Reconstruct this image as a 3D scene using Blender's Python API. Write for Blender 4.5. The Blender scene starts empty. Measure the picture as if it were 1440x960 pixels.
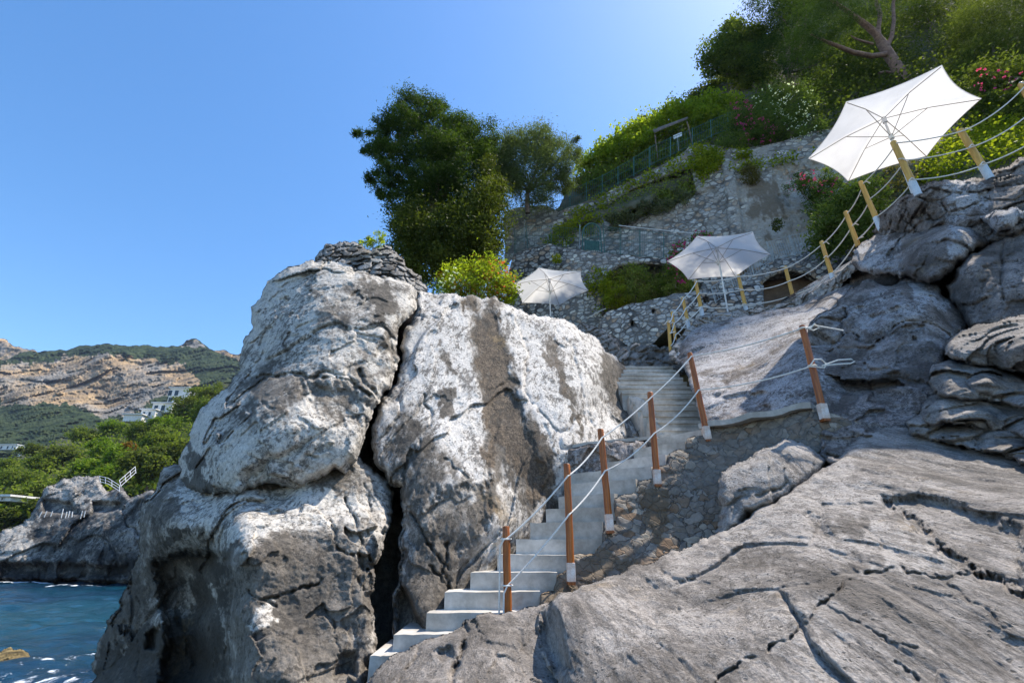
import bpy, bmesh, math, random
import numpy as np
from mathutils import Vector
SC = bpy.context.scene
COL = SC.collection
RNG = np.random.default_rng(11)
random.seed(5)
# ------------------------------------------------------------------ camera geometry (photo pixels, 1440 x 960)
FPX, CX, CY, TILT = 700.0, 720.0, 480.0, math.radians(22.5)
CT, ST = math.cos(TILT), math.sin(TILT)

def ray(px, py):
    u = (np.asarray(px, float) - CX) / FPX
    v = (CY - np.asarray(py, float)) / FPX
    w = CT - v * ST
    return np.stack([u / w, np.ones_like(u), (ST + v * CT) / w], -1)

def P(px, py, Y):
    return ray(px, py) * np.asarray(Y, float)[..., None]

def PV(px, py, Y):
    return Vector(P(px, py, Y).tolist())

# ------------------------------------------------------------------ numpy noise
def _h(ix, iy, iz, s):
    h = (ix.astype(np.int64) * 374761393 + iy.astype(np.int64) * 668265263 + iz.astype(np.int64) * 2147483647 + s * 1274126177) & 0xFFFFFFFF
    h = ((h ^ (h >> 13)) * 1274126177) & 0xFFFFFFFF
    h = ((h ^ (h >> 16)) * 2246822519) & 0xFFFFFFFF
    return (h ^ (h >> 15)) & 0xFFFFFFFF

def _hf(ix, iy, iz, s):
    return _h(ix, iy, iz, s).astype(np.float64) / 4294967295.0

def vnoise(p, s=0):
    i = np.floor(p).astype(np.int64)
    f = p - i
    u = f * f * f * (f * (f * 6 - 15) + 10)
    r = 0.0
    for dx in (0, 1):
        wx = u[:, 0] if dx else 1 - u[:, 0]
        for dy in (0, 1):
            wy = u[:, 1] if dy else 1 - u[:, 1]
            for dz in (0, 1):
                wz = u[:, 2] if dz else 1 - u[:, 2]
                h = _h(i[:, 0] + dx, i[:, 1] + dy, i[:, 2] + dz, s)
                gx = (h & 1023) / 511.5 - 1
                gy = ((h >> 10) & 1023) / 511.5 - 1
                gz = ((h >> 20) & 1023) / 511.5 - 1
                r = r + wx * wy * wz * (gx * (f[:, 0] - dx) + gy * (f[:, 1] - dy) + gz * (f[:, 2] - dz))
    return r

def fbm(p, o=5, s=0, g=.5, l=2.03):
    a, r = 1.0, 0.0
    for k in range(o):
        r = r + a * vnoise(p, s + k * 17)
        p = p * l + 3.7
        a *= g
    return r

def ridged(p, o=5, s=0, g=.5, l=2.1):
    a, r = 1.0, 0.0
    for k in range(o):
        n = 1 - np.abs(vnoise(p, s + k * 13)) * 2.2
        r = r + a * n
        p = p * l + 1.9
        a *= g
    return r

def voro(p, s=0):
    i = np.floor(p).astype(np.int64)
    f1 = np.full(len(p), 9.0); f2 = np.full(len(p), 9.0)
    c = np.zeros_like(p); cid = np.zeros((len(p), 3), np.int64)
    for dx in (-1, 0, 1):
        for dy in (-1, 0, 1):
            for dz in (-1, 0, 1):
                a, b, d = i[:, 0] + dx, i[:, 1] + dy, i[:, 2] + dz
                q = np.stack([a + _hf(a, b, d, s), b + _hf(a, b, d, s + 1), d + _hf(a, b, d, s + 2)], 1)
                dd = np.sqrt(((q - p) ** 2).sum(1))
                m = dd < f1
                f2 = np.where(m, f1, np.minimum(f2, dd))
                f1 = np.where(m, dd, f1)
                c[m] = q[m]
                cid[m] = np.stack([a, b, d], 1)[m]
    rv = np.stack([_hf(cid[:, 0], cid[:, 1], cid[:, 2], s + k) for k in (5, 6, 7)], 1)
    return f1, f2, c, rv

def smooth(a, b, x):
    t = np.clip((x - a) / (b - a), 0, 1)
    return t * t * (3 - 2 * t)

# ------------------------------------------------------------------ object helpers
def tag(o, label=None, cat=None, group=None, kind=None):
    if label: o['label'] = label
    if cat: o['category'] = cat
    if group: o['group'] = group
    if kind: o['kind'] = kind
    return o

def link(name, me, mats=(), parent=None):
    o = bpy.data.objects.new(name, me)
    for m in (mats if isinstance(mats, (list, tuple)) else [mats]):
        me.materials.append(m)
    COL.objects.link(o)
    if parent is not None:
        o.parent = parent
    return o

def empty(name, loc=(0, 0, 0), rz=0):
    o = bpy.data.objects.new(name, None)
    o.empty_display_size = .1
    COL.objects.link(o)
    o.location = loc
    o.rotation_euler = (0, 0, rz)
    return o

def mesh_np(name, V, Q=None, T=None, smoothed=True):
    me = bpy.data.meshes.new(name)
    V = np.asarray(V, np.float32)
    nq = 0 if Q is None else len(Q)
    nt = 0 if T is None else len(T)
    me.vertices.add(len(V))
    me.vertices.foreach_set('co', V.ravel())
    parts = []
    if nq: parts.append(np.asarray(Q, np.int32).ravel())
    if nt: parts.append(np.asarray(T, np.int32).ravel())
    L = np.concatenate(parts)
    me.loops.add(len(L))
    me.loops.foreach_set('vertex_index', L)
    me.polygons.add(nq + nt)
    st = np.concatenate([np.arange(nq) * 4, nq * 4 + np.arange(nt) * 3]).astype(np.int32)
    me.polygons.foreach_set('loop_start', st)
    me.polygons.foreach_set('use_smooth', np.full(nq + nt, smoothed, bool))
    me.update(calc_edges=True)
    me.validate()
    return me

class MB:
    """collects tubes, boxes, discs and free faces, then links them as one mesh object"""
    def __init__(s): s.v, s.f = [], []
    def add(s, vs, fs):
        n = len(s.v)
        s.v += [tuple(float(c) for c in v) for v in vs]
        s.f += [tuple(i + n for i in f) for f in fs]
        return s
    def tube(s, pts, rad, n=8, cap=True):
        pts = [Vector(p) for p in pts]
        if not isinstance(rad, (list, tuple)): rad = [rad] * len(pts)
        up = None; vs = []; fs = []
        for i, p in enumerate(pts):
            d = (pts[min(i + 1, len(pts) - 1)] - pts[max(i - 1, 0)]).normalized()
            if up is None:
                up = Vector((0, 0, 1)) if abs(d.z) < .9 else Vector((1, 0, 0))
            a = d.cross(up).normalized(); b = a.cross(d).normalized(); up = b
            for k in range(n):
                t = 2 * math.pi * k / n
                vs.append(p + (a * math.cos(t) + b * math.sin(t)) * rad[i])
        for i in range(len(pts) - 1):
            for k in range(n):
                fs.append((i * n + k, i * n + (k + 1) % n, (i + 1) * n + (k + 1) % n, (i + 1) * n + k))
        if cap:
            fs.append(tuple(range(n - 1, -1, -1)))
            fs.append(tuple((len(pts) - 1) * n + k for k in range(n)))
        return s.add(vs, fs)
    def box(s, c, ax, ay, az):
        c, ax, ay, az = map(Vector, (c, ax, ay, az))
        vs = [c + ax * i + ay * j + az * k for i in (-1, 1) for j in (-1, 1) for k in (-1, 1)]
        return s.add(vs, [(0, 1, 3, 2), (4, 6, 7, 5), (0, 4, 5, 1), (2, 3, 7, 6), (0, 2, 6, 4), (1, 5, 7, 3)])
    def build(s, name, mat, parent=None, sm=True, bevel=0):
        me = bpy.data.meshes.new(name)
        off = Vector((0, 0, 0))
        if parent is not None and parent.type == 'EMPTY' and parent.parent is None:
            off = parent.location
        me.from_pydata([tuple(Vector(v) - off) for v in s.v], [], s.f)
        if bevel:
            bm = bmesh.new(); bm.from_mesh(me)
            bmesh.ops.bevel(bm, geom=bm.edges[:], offset=bevel, segments=2, affect='EDGES', profile=.6)
            bm.to_mesh(me); bm.free()
        bm = bmesh.new(); bm.from_mesh(me)
        bmesh.ops.recalc_face_normals(bm, faces=bm.faces[:]); bm.to_mesh(me); bm.free()
        for p in me.polygons: p.use_smooth = sm
        if sm:
            try: me.set_sharp_from_angle(angle=math.radians(40))
            except Exception: pass
        return link(name, me, mat, parent)

# ------------------------------------------------------------------ polygons in pixels
def fract(poly, amp=.12, minlen=5, closed=True, rng=None):
    rng = rng or np.random.default_rng(3)
    pts = [np.array(p, float) for p in poly]
    for _ in range(7):
        out = []; done = True
        n = len(pts)
        for i in range(n if closed else n - 1):
            a, b = pts[i], pts[(i + 1) % n]
            out.append(a)
            L = np.hypot(*(b - a))
            if L > minlen:
                done = False
                nrm = np.array([-(b - a)[1], (b - a)[0]])
                out.append((a + b) / 2 + nrm * rng.normal() * amp * min(1, 30 / L))
        if not closed: out.append(pts[-1])
        pts = out
        if done: break
    return np.array(pts)

def inpoly(pts, poly):
    x, y = pts[:, 0], pts[:, 1]
    r = np.zeros(len(pts), bool)
    a = poly; b = np.roll(poly, -1, 0)
    for (x0, y0), (x1, y1) in zip(a, b):
        if y0 == y1: continue
        c = ((y0 > y) != (y1 > y)) & (x < (x1 - x0) * (y - y0) / (y1 - y0) + x0)
        r ^= c
    return r

def pdist(pts, poly, closed=True, near=False):
    d = np.full(len(pts), 1e9); q = pts.copy()
    n = len(poly)
    for i in range(n if closed else n - 1):
        a, b = poly[i], poly[(i + 1) % n]
        ab = b - a
        t = np.clip(((pts - a) @ ab) / max(ab @ ab, 1e-9), 0, 1)
        c = a + t[:, None] * ab
        dd = np.hypot(*(pts - c).T)
        m = dd < d
        d[m] = dd[m]
        if near: q[m] = c[m]
    return (d, q) if near else d

def tps(ctrl):
    c = np.array(ctrl, float)
    x = c[:, :2] / 100; y = np.log(c[:, 2])
    n = len(c)
    def U(r2): return np.where(r2 > 0, r2 * np.log(r2 + 1e-12), 0)
    K = U(((x[:, None] - x[None]) ** 2).sum(-1)) + 2e-3 * np.eye(n)
    A = np.zeros((n + 3, n + 3))
    A[:n, :n] = K; A[:n, n] = 1; A[:n, n + 1:] = x; A[n, :n] = 1; A[n + 1:, :n] = x.T
    s = np.linalg.lstsq(A, np.concatenate([y, [0, 0, 0]]), rcond=None)[0]
    lo, hi = y.min() - .08, y.max() + .08
    def f(px, py):
        px = np.asarray(px, float); py = np.asarray(py, float)
        p = np.stack([px.ravel(), py.ravel()], 1) / 100
        r2 = ((p[:, None] - x[None]) ** 2).sum(-1)
        v = U(r2) @ s[:n] + s[n] + p @ s[n + 1:]
        return np.exp(np.clip(v, lo, hi)).reshape(px.shape)
    return f

def patch(name, outline, ctrl, mat, step=2.2, thick=1.2, rr=14, rk=.35, amp=.05, scale=1.0, facet=(1.1, .10), strata=None,
          cracks=(), bumps=(), stains=(), base=(.5, 0, 0), pits=.5, frac=.10, stones=None, seed=1, kind=None, back=True, sdir=(-.3, 22.0), even=0):
    """a solid piece of rock or wall: its outline and relief are laid out on rays from the viewpoint,
    every point at its own distance, roughened in world space, and closed with sides and a back"""
    rng = np.random.default_rng(seed)
    poly = fract(outline, frac, 5, True, rng) if frac else np.array(outline, float)
    x0, y0 = poly.min(0) - step; x1, y1 = poly.max(0) + step
    gx = np.arange(x0, x1 + step, step); gy = np.arange(y0, y1 + step, step)
    nx, ny = len(gx), len(gy)
    G = np.stack(np.meshgrid(gx, gy), -1).reshape(-1, 2)
    cen = np.stack(np.meshgrid(gx[:-1] + step / 2, gy[:-1] + step / 2), -1).reshape(-1, 2)
    m = inpoly(cen, poly)
    ij = np.nonzero(m)[0]
    r, c = ij // (nx - 1), ij % (nx - 1)
    Q = np.stack([r * nx + c, (r + 1) * nx + c, (r + 1) * nx + c + 1, r * nx + c + 1], 1)
    used = np.unique(Q)
    rem = np.full(nx * ny, -1); rem[used] = np.arange(len(used))
    Q = rem[Q]; p2 = G[used]
    E = np.concatenate([Q[:, [0, 1]], Q[:, [1, 2]], Q[:, [2, 3]], Q[:, [3, 0]]])
    key = {}
    Es = np.sort(E, 1)
    kk = Es[:, 0].astype(np.int64) * len(used) + Es[:, 1]
    u, inv, cnt = np.unique(kk, return_inverse=True, return_counts=True)
    bE = E[cnt[inv] == 1]
    bv = np.unique(bE)
    _, q = pdist(p2[bv], poly, True, True)
    p2[bv] = q
    d = pdist(p2, poly)
    f = tps(ctrl)
    Y = f(p2[:, 0], p2[:, 1])
    if rk:
        t = np.clip(d / rr, 0, 1)
        Y = Y + rk * (1 - np.sqrt(np.maximum(0, 1 - (1 - t) ** 2)))
    W = ray(p2[:, 0], p2[:, 1]) * Y[:, None]
    nz = fbm(np.c_[p2 / 26.0, np.zeros(len(p2))], 6, seed + 50, .62)
    sk = np.stack([(p2[:, 0] + p2[:, 1] * sdir[0]) / 7.0, p2[:, 1] / sdir[1], np.zeros(len(p2))], 1)
    nz = nz + .55 * fbm(sk, 5, seed + 90, .6)
    for b in bumps:
        bp = np.array(b[0], float); dy, soft = b[1], b[2]
        sd = pdist(p2, bp) * np.where(inpoly(p2, bp), 1, -1) + nz * soft * .6
        Y = Y + dy * smooth(-soft * .5, soft, sd)
    disp = np.zeros(len(p2))
    S = W / scale
    if strata is not None:      # (direction to stretch along, stretch)
        ax = np.array(strata[0], float); ax /= np.linalg.norm(ax)
        S = S - (S @ ax)[:, None] * ax * (1 - 1 / strata[1])
    if amp:
        disp += amp * fbm(S * .8, 3, seed) * 2.2
        disp -= amp * .55 * ridged(S * 1.7 + fbm(S, 2, seed + 9)[:, None] * .4, 4, seed + 3, .55)
        disp += amp * .42 * fbm(S * 7.0, 4, seed + 6, .68) - amp * .20 * ridged(S * 5.1 + 3, 4, seed + 16, .6)
        if pits:
            f1, f2, _, rv = voro(S * 9.0 + fbm(S * 4, 2, seed + 2)[:, None] * .6, seed + 21)
            disp += amp * .8 * pits * np.where(rv[:, 0] > .5, smooth(.45, .08, f1), 0) * smooth(-.25, .25, fbm(S * 1.6, 3, seed + 27))
    keep = disp; disp = np.zeros(len(p2))
    def relax(x, n):        # evens out steps narrower than the mesh
        for _ in range(n):
            num = np.bincount(E[:, 0], x[E[:, 1]], len(x)) + np.bincount(E[:, 1], x[E[:, 0]], len(x))
            den = np.bincount(E[:, 0], minlength=len(x)) + np.bincount(E[:, 1], minlength=len(x))
            x = .4 * x + .6 * num / np.maximum(den, 1)
        return x
    if facet:
        k, a = facet
        Wp = S * k + fbm(S * 1.3, 3, seed + 31)[:, None] * np.array([.35, .3, .4])
        f1, f2, cc, rv = voro(Wp, seed + 40)
        disp += a * (((Wp - cc) * (rv - .5)).sum(1) * 2.2 + (rv[:, 1] - .5) * .7)
        disp += a * .55 * smooth(.06, .0, f2 - f1) * smooth(-.05, .3, vnoise(S * .9, seed + 44))
        f1, f2, cc, rv = voro(Wp * 3.1 + 5, seed + 60)
        disp += a * .33 * (((Wp * 3.1 + 5 - cc) * (rv - .5)).sum(1) * 2.2 + (rv[:, 1] - .5) * .7)
    disp = keep + relax(disp, even)
    tone = np.full(len(p2), .5)
    if stones:                  # (stones per metre, depth of joints, bulge)
        k, a, bu = stones
        Wp = W * k * np.array([1, 1, 1.45]) + fbm(W * k * .8, 3, seed + 70)[:, None] * .45
        f1, f2, cc, rv = voro(Wp, seed + 80)
        disp += a * smooth(.16, .02, f2 - f1) + bu * (rv[:, 0] - .5) + bu * ((Wp - cc) * (rv - .5)).sum(1) * 1.2
        tone = rv[:, 2]
    cdisp = np.zeros(len(p2))
    for ck in cracks:
        cl = fract(ck[0], .11, 5, False, rng)
        cd = pdist(p2, cl, False)
        prof = np.exp(-(cd / np.maximum(step * .85, ck[1] * .8 * np.clip(1 + .9 * nz, .35, 2))) ** 2)
        cdisp += ck[2] * prof * smooth(-.75, .35, nz)
    disp += relax(cdisp, 1 if even else 0)
    rl = np.linalg.norm(ray(p2[:, 0], p2[:, 1]), axis=1)
    Y = Y + disp / rl
    V = ray(p2[:, 0], p2[:, 1]) * Y[:, None]
    mask = np.tile(np.array([base[0], base[1], base[2], 1.0]), (len(p2), 1))
    mask[:, 3] = tone
    for stn in stains:          # (polygon, channel, value, softness px)
        sp = np.array(stn[0], float)
        sd = pdist(p2, sp) * np.where(inpoly(p2, sp), 1, -1) + nz * stn[3] * 2.6
        w = smooth(-stn[3] * 1.7, stn[3] * 1.7, sd)
        mask[:, stn[1]] = mask[:, stn[1]] * (1 - w) + stn[2] * w
    faces = [Q]; tris = []
    n0 = len(V); VV = [V]; MM = [mask]
    if back:
        cen2 = p2[bv].mean(0)
        idx = {int(v): i for i, v in enumerate(bv)}
        prev = {int(v): int(v) for v in bv}
        tot = n0
        yb = np.full(len(bv), Y[bv].max())
        for lev, (tt, sh) in enumerate(((.25, 0.0), (.62, .04), (1.0, .16))):
            pb = p2[bv] + (cen2 - p2[bv]) * sh
            Yb = Y[bv] + (np.maximum(yb, Y[bv] + thick) - Y[bv]) * tt if lev == 2 else Y[bv] + thick * tt
            VV.append(ray(pb[:, 0], pb[:, 1]) * Yb[:, None]); MM.append(mask[bv])
            cur = {int(v): tot + i for i, v in enumerate(bv)}
            faces.append(np.array([(prev[int(a)], cur[int(a)], cur[int(b)], prev[int(b)]) for a, b in bE])[:, ::-1])
            prev = cur; tot += len(bv)
        VV.append(VV[-1].mean(0, keepdims=True)); MM.append(mask[:1])
        tris = np.array([(prev[int(b)], prev[int(a)], tot) for a, b in bE])[:, ::-1]
    V = np.concatenate(VV); mask = np.concatenate(MM)
    org = V[:n0].mean(0)
    me = mesh_np(name, V, np.concatenate(faces), tris if len(tris) else None)
    at = me.attributes.new('mask', 'FLOAT_COLOR', 'POINT')
    at.data.foreach_set('color', mask.astype(np.float32).ravel())
    o = link(name, me, mat)
    if kind: o['kind'] = kind
    o_f = f
    return o, f
# ------------------------------------------------------------------ materials
def newmat(name):
    m = bpy.data.materials.new(name)
    m.use_nodes = True
    nt = m.node_tree
    nt.nodes.clear()
    return m, nt

class N:
    """short hand for wiring shader nodes"""
    def __init__(s, nt): s.nt = nt
    def n(s, t, **k):
        o = s.nt.nodes.new(t)
        for a, b in k.items(): setattr(o, a, b)
        return o
    def set(s, sock, v):
        if hasattr(v, 'is_output') or isinstance(v, bpy.types.NodeSocket): s.nt.links.new(v, sock)
        elif v is not None:
            if isinstance(v, (tuple, list)) and len(v) == 3 and sock.type == 'RGBA': v = (*v, 1)
            sock.default_value = v
    def noise(s, vec, scale, detail=6, rough=.6, lac=2.0, dist=0, typ='FBM'):
        o = s.n('ShaderNodeTexNoise'); o.noise_type = typ
        s.set(o.inputs['Vector'], vec)
        for k, v in (('Scale', scale), ('Detail', detail), ('Roughness', rough), ('Lacunarity', lac), ('Distortion', dist)):
            o.inputs[k].default_value = v
        return o.outputs['Fac']
    def voro(s, vec, scale, feat='F1', out='Distance', rnd=1.0):
        o = s.n('ShaderNodeTexVoronoi'); o.feature = feat
        s.set(o.inputs['Vector'], vec); o.inputs['Scale'].default_value = scale; o.inputs['Randomness'].default_value = rnd
        return o.outputs[out]
    def math(s, op, a, b=None, clamp=False):
        o = s.n('ShaderNodeMath', operation=op, use_clamp=clamp)
        s.set(o.inputs[0], a)
        if b is not None: s.set(o.inputs[1], b)
        return o.outputs[0]
    def mapr(s, v, a, b, c=0.0, d=1.0, smooth=True):
        o = s.n('ShaderNodeMapRange'); o.interpolation_type = 'SMOOTHSTEP' if smooth else 'LINEAR'
        s.set(o.inputs[0], v)
        for i, x in enumerate((a, b, c, d)): s.set(o.inputs[1 + i], x)
        return o.outputs[0]
    def mix(s, f, a, b, typ='MIX'):
        o = s.n('ShaderNodeMix', data_type='RGBA', blend_type=typ)
        s.set(o.inputs[0], f); s.set(o.inputs[6], a); s.set(o.inputs[7], b)
        return o.outputs[2]
    def vmath(s, op, a, b):
        o = s.n('ShaderNodeVectorMath', operation=op)
        s.set(o.inputs[0], a); s.set(o.inputs[1], b)
        return o.outputs[0]
    def bump(s, h, strength=.5, dist=.02, nrm=None):
        o = s.n('ShaderNodeBump'); o.inputs['Strength'].default_value = strength; o.inputs['Distance'].default_value = dist
        s.set(o.inputs['Height'], h)
        if nrm is not None: s.set(o.inputs['Normal'], nrm)
        return o.outputs[0]
    def attr(s, name, out='Color'):
        o = s.n('ShaderNodeAttribute'); o.attribute_name = name
        return o.outputs[out]
    def sep(s, c):
        o = s.n('ShaderNodeSeparateColor'); s.set(o.inputs[0], c)
        return o.outputs
    def coord(s): return s.n('ShaderNodeNewGeometry').outputs['Position']
    def obj(s): return s.n('ShaderNodeTexCoord').outputs['Object']
    def principled(s, col, rough=.8, nrm=None, spec=.3, **k):
        o = s.n('ShaderNodeBsdfPrincipled')
        s.set(o.inputs['Base Color'], col); s.set(o.inputs['Roughness'], rough)
        o.inputs['Specular IOR Level'].default_value = spec
        if nrm is not None: s.set(o.inputs['Normal'], nrm)
        for a, b in k.items(): s.set(o.inputs[a], b)
        return o.outputs[0]
    def out(s, sh):
        o = s.n('ShaderNodeOutputMaterial'); s.nt.links.new(sh, o.inputs[0])

def rock_mat(name, dark=(.105, .092, .078), mid=(.285, .250, .212), white=(.62, .575, .515), brown=(.17, .13, .095), sc=1.0, bump=.6, ochre=(.36, .25, .12), streak=None, spec=1.0):
    m, nt = newmat(name); b = N(nt)
    p = b.obj()
    if streak is not None:
        ax = Vector(streak[0]).normalized()
        dt = b.n('ShaderNodeVectorMath', operation='DOT_PRODUCT'); b.set(dt.inputs[0], p); dt.inputs[1].default_value = ax
        sc_ = b.n('ShaderNodeVectorMath', operation='SCALE'); sc_.inputs[0].default_value = ax * (1 - 1 / streak[1]); b.set(sc_.inputs['Scale'], dt.outputs['Value'])
        ps = b.vmath('SUBTRACT', p, sc_.outputs[0])
    else: ps = p
    n1 = b.noise(ps, 1.1 * sc, 9, .66)
    n2 = b.noise(ps, 5.5 * sc, 8, .72, dist=.4)
    n3 = b.noise(p, 34 * sc, 5, .7)
    n4 = b.noise(p, 2.3 * sc, 7, .6)
    wz = b.n('ShaderNodeTexNoise'); b.set(wz.inputs['Vector'], p); wz.inputs['Scale'].default_value = 9 * sc
    pit = b.voro(b.vmath('ADD', p, b.vmath('MULTIPLY', wz.outputs['Color'], (.12 / sc,) * 3)), 15 * sc)
    mk = b.sep(b.attr('mask'))
    col = b.mix(b.mapr(n1, .33, .68), dark, mid)
    wsum = b.math('ADD', b.math('ADD', b.math('MULTIPLY', n2, .55), b.math('MULTIPLY', n1, .75)), b.math('SUBTRACT', mk[0], .5))
    wf = b.mapr(wsum, .54, .80)
    col = b.mix(wf, col, white)
    bsum = b.math('ADD', b.math('MULTIPLY', n2, .9), b.math('SUBTRACT', mk[1], .55))
    col = b.mix(b.math('MULTIPLY', b.mapr(bsum, .40, .62), .92), col, b.mix(b.mapr(n3, .35, .65), (brown[0] * .6, brown[1] * .6, brown[2] * .6), brown))
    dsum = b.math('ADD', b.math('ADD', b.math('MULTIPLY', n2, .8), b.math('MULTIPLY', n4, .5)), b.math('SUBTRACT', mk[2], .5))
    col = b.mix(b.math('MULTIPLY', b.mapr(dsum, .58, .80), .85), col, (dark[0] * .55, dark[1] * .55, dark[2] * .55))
    col = b.mix(b.math('MULTIPLY', b.mapr(b.noise(p, .8 * sc, 6, .7), .60, .74), .5), col, ochre)
    sp = b.mapr(n3, .3, .7, .68, 1.18)
    col = b.mix(1.0, col, sp, 'MULTIPLY')
    spk = b.noise(ps, 13 * sc, 10, .82)
    spm = b.mapr(b.noise(p, 1.5 * sc, 6, .7), .36, .62)
    spf = b.math('MULTIPLY', b.mapr(b.math('ADD', spk, b.math('MULTIPLY', spm, .10)), .56, .63), .78 * spec)
    col = b.mix(spf, col, (dark[0] * .7, dark[1] * .7, dark[2] * .7))
    pits = b.mapr(pit, .10, .30)
    pm = b.mapr(n4, .40, .56)
    col = b.mix(b.math('MULTIPLY', b.math('SUBTRACT', 1.0, pits), b.math('MULTIPLY', pm, .75)), col, (dark[0] * .5, dark[1] * .5, dark[2] * .5))
    h = b.math('ADD', b.math('ADD', b.math('MULTIPLY', n2, .9), b.math('MULTIPLY', n3, .32)), b.math('MULTIPLY', pits, b.math('MULTIPLY', pm, .25)))
    h = b.math('SUBTRACT', h, b.math('MULTIPLY', spf, .16))
    h = b.math('ADD', h, b.math('MULTIPLY', b.noise(ps, 14 * sc, 7, .75, typ='RIDGED_MULTIFRACTAL'), .12))
    nr = b.bump(h, bump, .07 / sc)
    b.out(b.principled(col, .88, nr, .2))
    return m

def masonry_mat(name, scale=4.0, lo=(.26, .25, .24), hi=(.64, .615, .58), mortar=(.30, .285, .27), stain=(.16, .12, .08), jw=.07, bump=.9, rnd=True, warp=.3, pl=((.32, .28, .23), (.46, .42, .37))):
    m, nt = newmat(name); b = N(nt)
    p = b.obj()
    mp = b.n('ShaderNodeMapping'); b.set(mp.inputs['Vector'], p); mp.inputs['Scale'].default_value = (1, 1, 1.35)
    wv = b.n('ShaderNodeTexNoise'); wv.inputs['Scale'].default_value = scale * .6; wv.inputs['Detail'].default_value = 3
    b.set(wv.inputs['Vector'], p)
    q = b.vmath('ADD', mp.outputs[0], b.vmath('MULTIPLY', wv.outputs['Color'], (warp * 4 / scale,) * 3))
    cell = b.sep(b.voro(q, scale, 'F1', 'Color'))
    ed = b.voro(q, scale, 'DISTANCE_TO_EDGE')
    n1 = b.noise(p, .55, 6, .62)
    n2 = b.noise(p, 11, 7, .7)
    mk = b.sep(b.attr('mask'))
    stone = b.mix(b.mapr(cell[0], 0, 1, 0, 1, False), lo, hi)
    stone = b.mix(b.mapr(cell[1], .78, .95), stone, (hi[0] * 1.25, hi[1] * 1.22, hi[2] * 1.15))
    stone = b.mix(b.mapr(cell[2], .75, .9), stone, (hi[0] * .75, hi[1] * .58, hi[2] * .45))
    stone = b.mix(1.0, stone, b.mapr(n2, .25, .75, .62, 1.25), 'MULTIPLY')
    f1d = b.voro(q, scale, 'F1', 'Distance')
    j = b.mapr(ed, jw * .25, jw)
    if rnd: j = b.math('MULTIPLY', j, b.mapr(b.math('ADD', f1d, b.math('MULTIPLY', n2, .25)), .80, .62))
    jm = b.mix(b.mapr(n1, .4, .6), mortar, (mortar[0] * .35, mortar[1] * .35, mortar[2] * .36))
    col = b.mix(j, jm, stone)
    plaster = b.math('MULTIPLY', b.mapr(b.math('ADD', n1, b.math('SUBTRACT', mk[0], .5)), .52, .66), .8)
    col = b.mix(plaster, col, b.mix(b.mapr(n2, .3, .7), pl[0], pl[1]))
    col = b.mix(b.math('MULTIPLY', b.mapr(b.math('ADD', b.noise(p, 1.1, 7, .7), b.math('SUBTRACT', mk[1], .3)), .50, .72), .8), col, stain)
    col = b.mix(b.math('MULTIPLY', b.mapr(b.math('ADD', b.noise(p, .9, 7, .7), b.math('SUBTRACT', mk[2], .3)), .50, .72), .8), col, (.035, .033, .03))
    h = b.math('ADD', b.math('MULTIPLY', b.mapr(ed, 0, jw * 2.2), b.math('SUBTRACT', 1.0, b.math('MULTIPLY', plaster, .8))), b.math('MULTIPLY', n2, .5))
    b.out(b.principled(col, .9, b.bump(h, bump, .05), .2))
    return m

def plain_mat(name, col, rough=.7, col2=None, scale=6, bump=.25, bd=.01, spec=.3, **k):
    m, nt = newmat(name); b = N(nt)
    p = b.obj()
    n1 = b.noise(p, scale, 7, .65); n2 = b.noise(p, scale * 7, 5, .65)
    c2 = col2 or tuple(c * .7 for c in col)
    c = b.mix(b.mapr(n1, .32, .68), c2, col)
    c = b.mix(1.0, c, b.mapr(n2, .3, .7, .86, 1.1), 'MULTIPLY')
    b.out(b.principled(c, rough, b.bump(b.math('ADD', n1, b.math('MULTIPLY', n2, .5)), bump, bd), spec, **k))
    return m

def wood_mat(name, a, c, gloss=.4):
    m, nt = newmat(name); b = N(nt)
    p = b.obj()
    mp = b.n('ShaderNodeMapping'); b.set(mp.inputs['Vector'], p); mp.inputs['Scale'].default_value = (22, 22, 1.6)
    n1 = b.noise(mp.outputs[0], 1.4, 7, .65, dist=.6)
    n2 = b.noise(p, 5, 6, .7)
    col = b.mix(b.mapr(n1, .3, .72), c, a)
    col = b.mix(b.math('MULTIPLY', b.mapr(n2, .56, .72), .6), col, (c[0] * .45, c[1] * .4, c[2] * .4))
    b.out(b.principled(col, gloss, b.bump(n1, .35, .006), .45))
    return m

def leaf_mat(name, a, c, trans=.4, rough=.5, accent=None):
    m, nt = newmat(name); b = N(nt)
    t = b.attr('tone', 'Fac')
    col = b.mix(t, a, c)
    if accent: col = b.mix(b.mapr(t, .93, .97), col, accent)
    pr = b.principled(col, .62, None, .12)
    tr = b.n('ShaderNodeBsdfTranslucent')
    b.set(tr.inputs['Color'], b.mix(1.0, col, (1.5, 1.7, .7), 'MULTIPLY'))
    mx = b.n('ShaderNodeMixShader'); mx.inputs[0].default_value = trans
    nt.links.new(pr, mx.inputs[1]); nt.links.new(tr.outputs[0], mx.inputs[2])
    b.out(mx.outputs[0])
    return m

def fabric_mat(name, col=(.90, .89, .875), trans=.45):
    m, nt = newmat(name); b = N(nt)
    p = b.obj()
    n = b.noise(p, 260, 2, .5)
    c = b.mix(1.0, col, b.mapr(b.noise(p, 2.2, 5, .6), .3, .7, .93, 1.03), 'MULTIPLY')
    d = b.n('ShaderNodeBsdfDiffuse'); b.set(d.inputs[0], c); b.set(d.inputs['Normal'], b.bump(n, .15, .002))
    t = b.n('ShaderNodeBsdfTranslucent'); b.set(t.inputs[0], c)
    mx = b.n('ShaderNodeMixShader'); mx.inputs[0].default_value = trans
    nt.links.new(d.outputs[0], mx.inputs[1]); nt.links.new(t.outputs[0], mx.inputs[2])
    b.out(mx.outputs[0])
    return m

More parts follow.
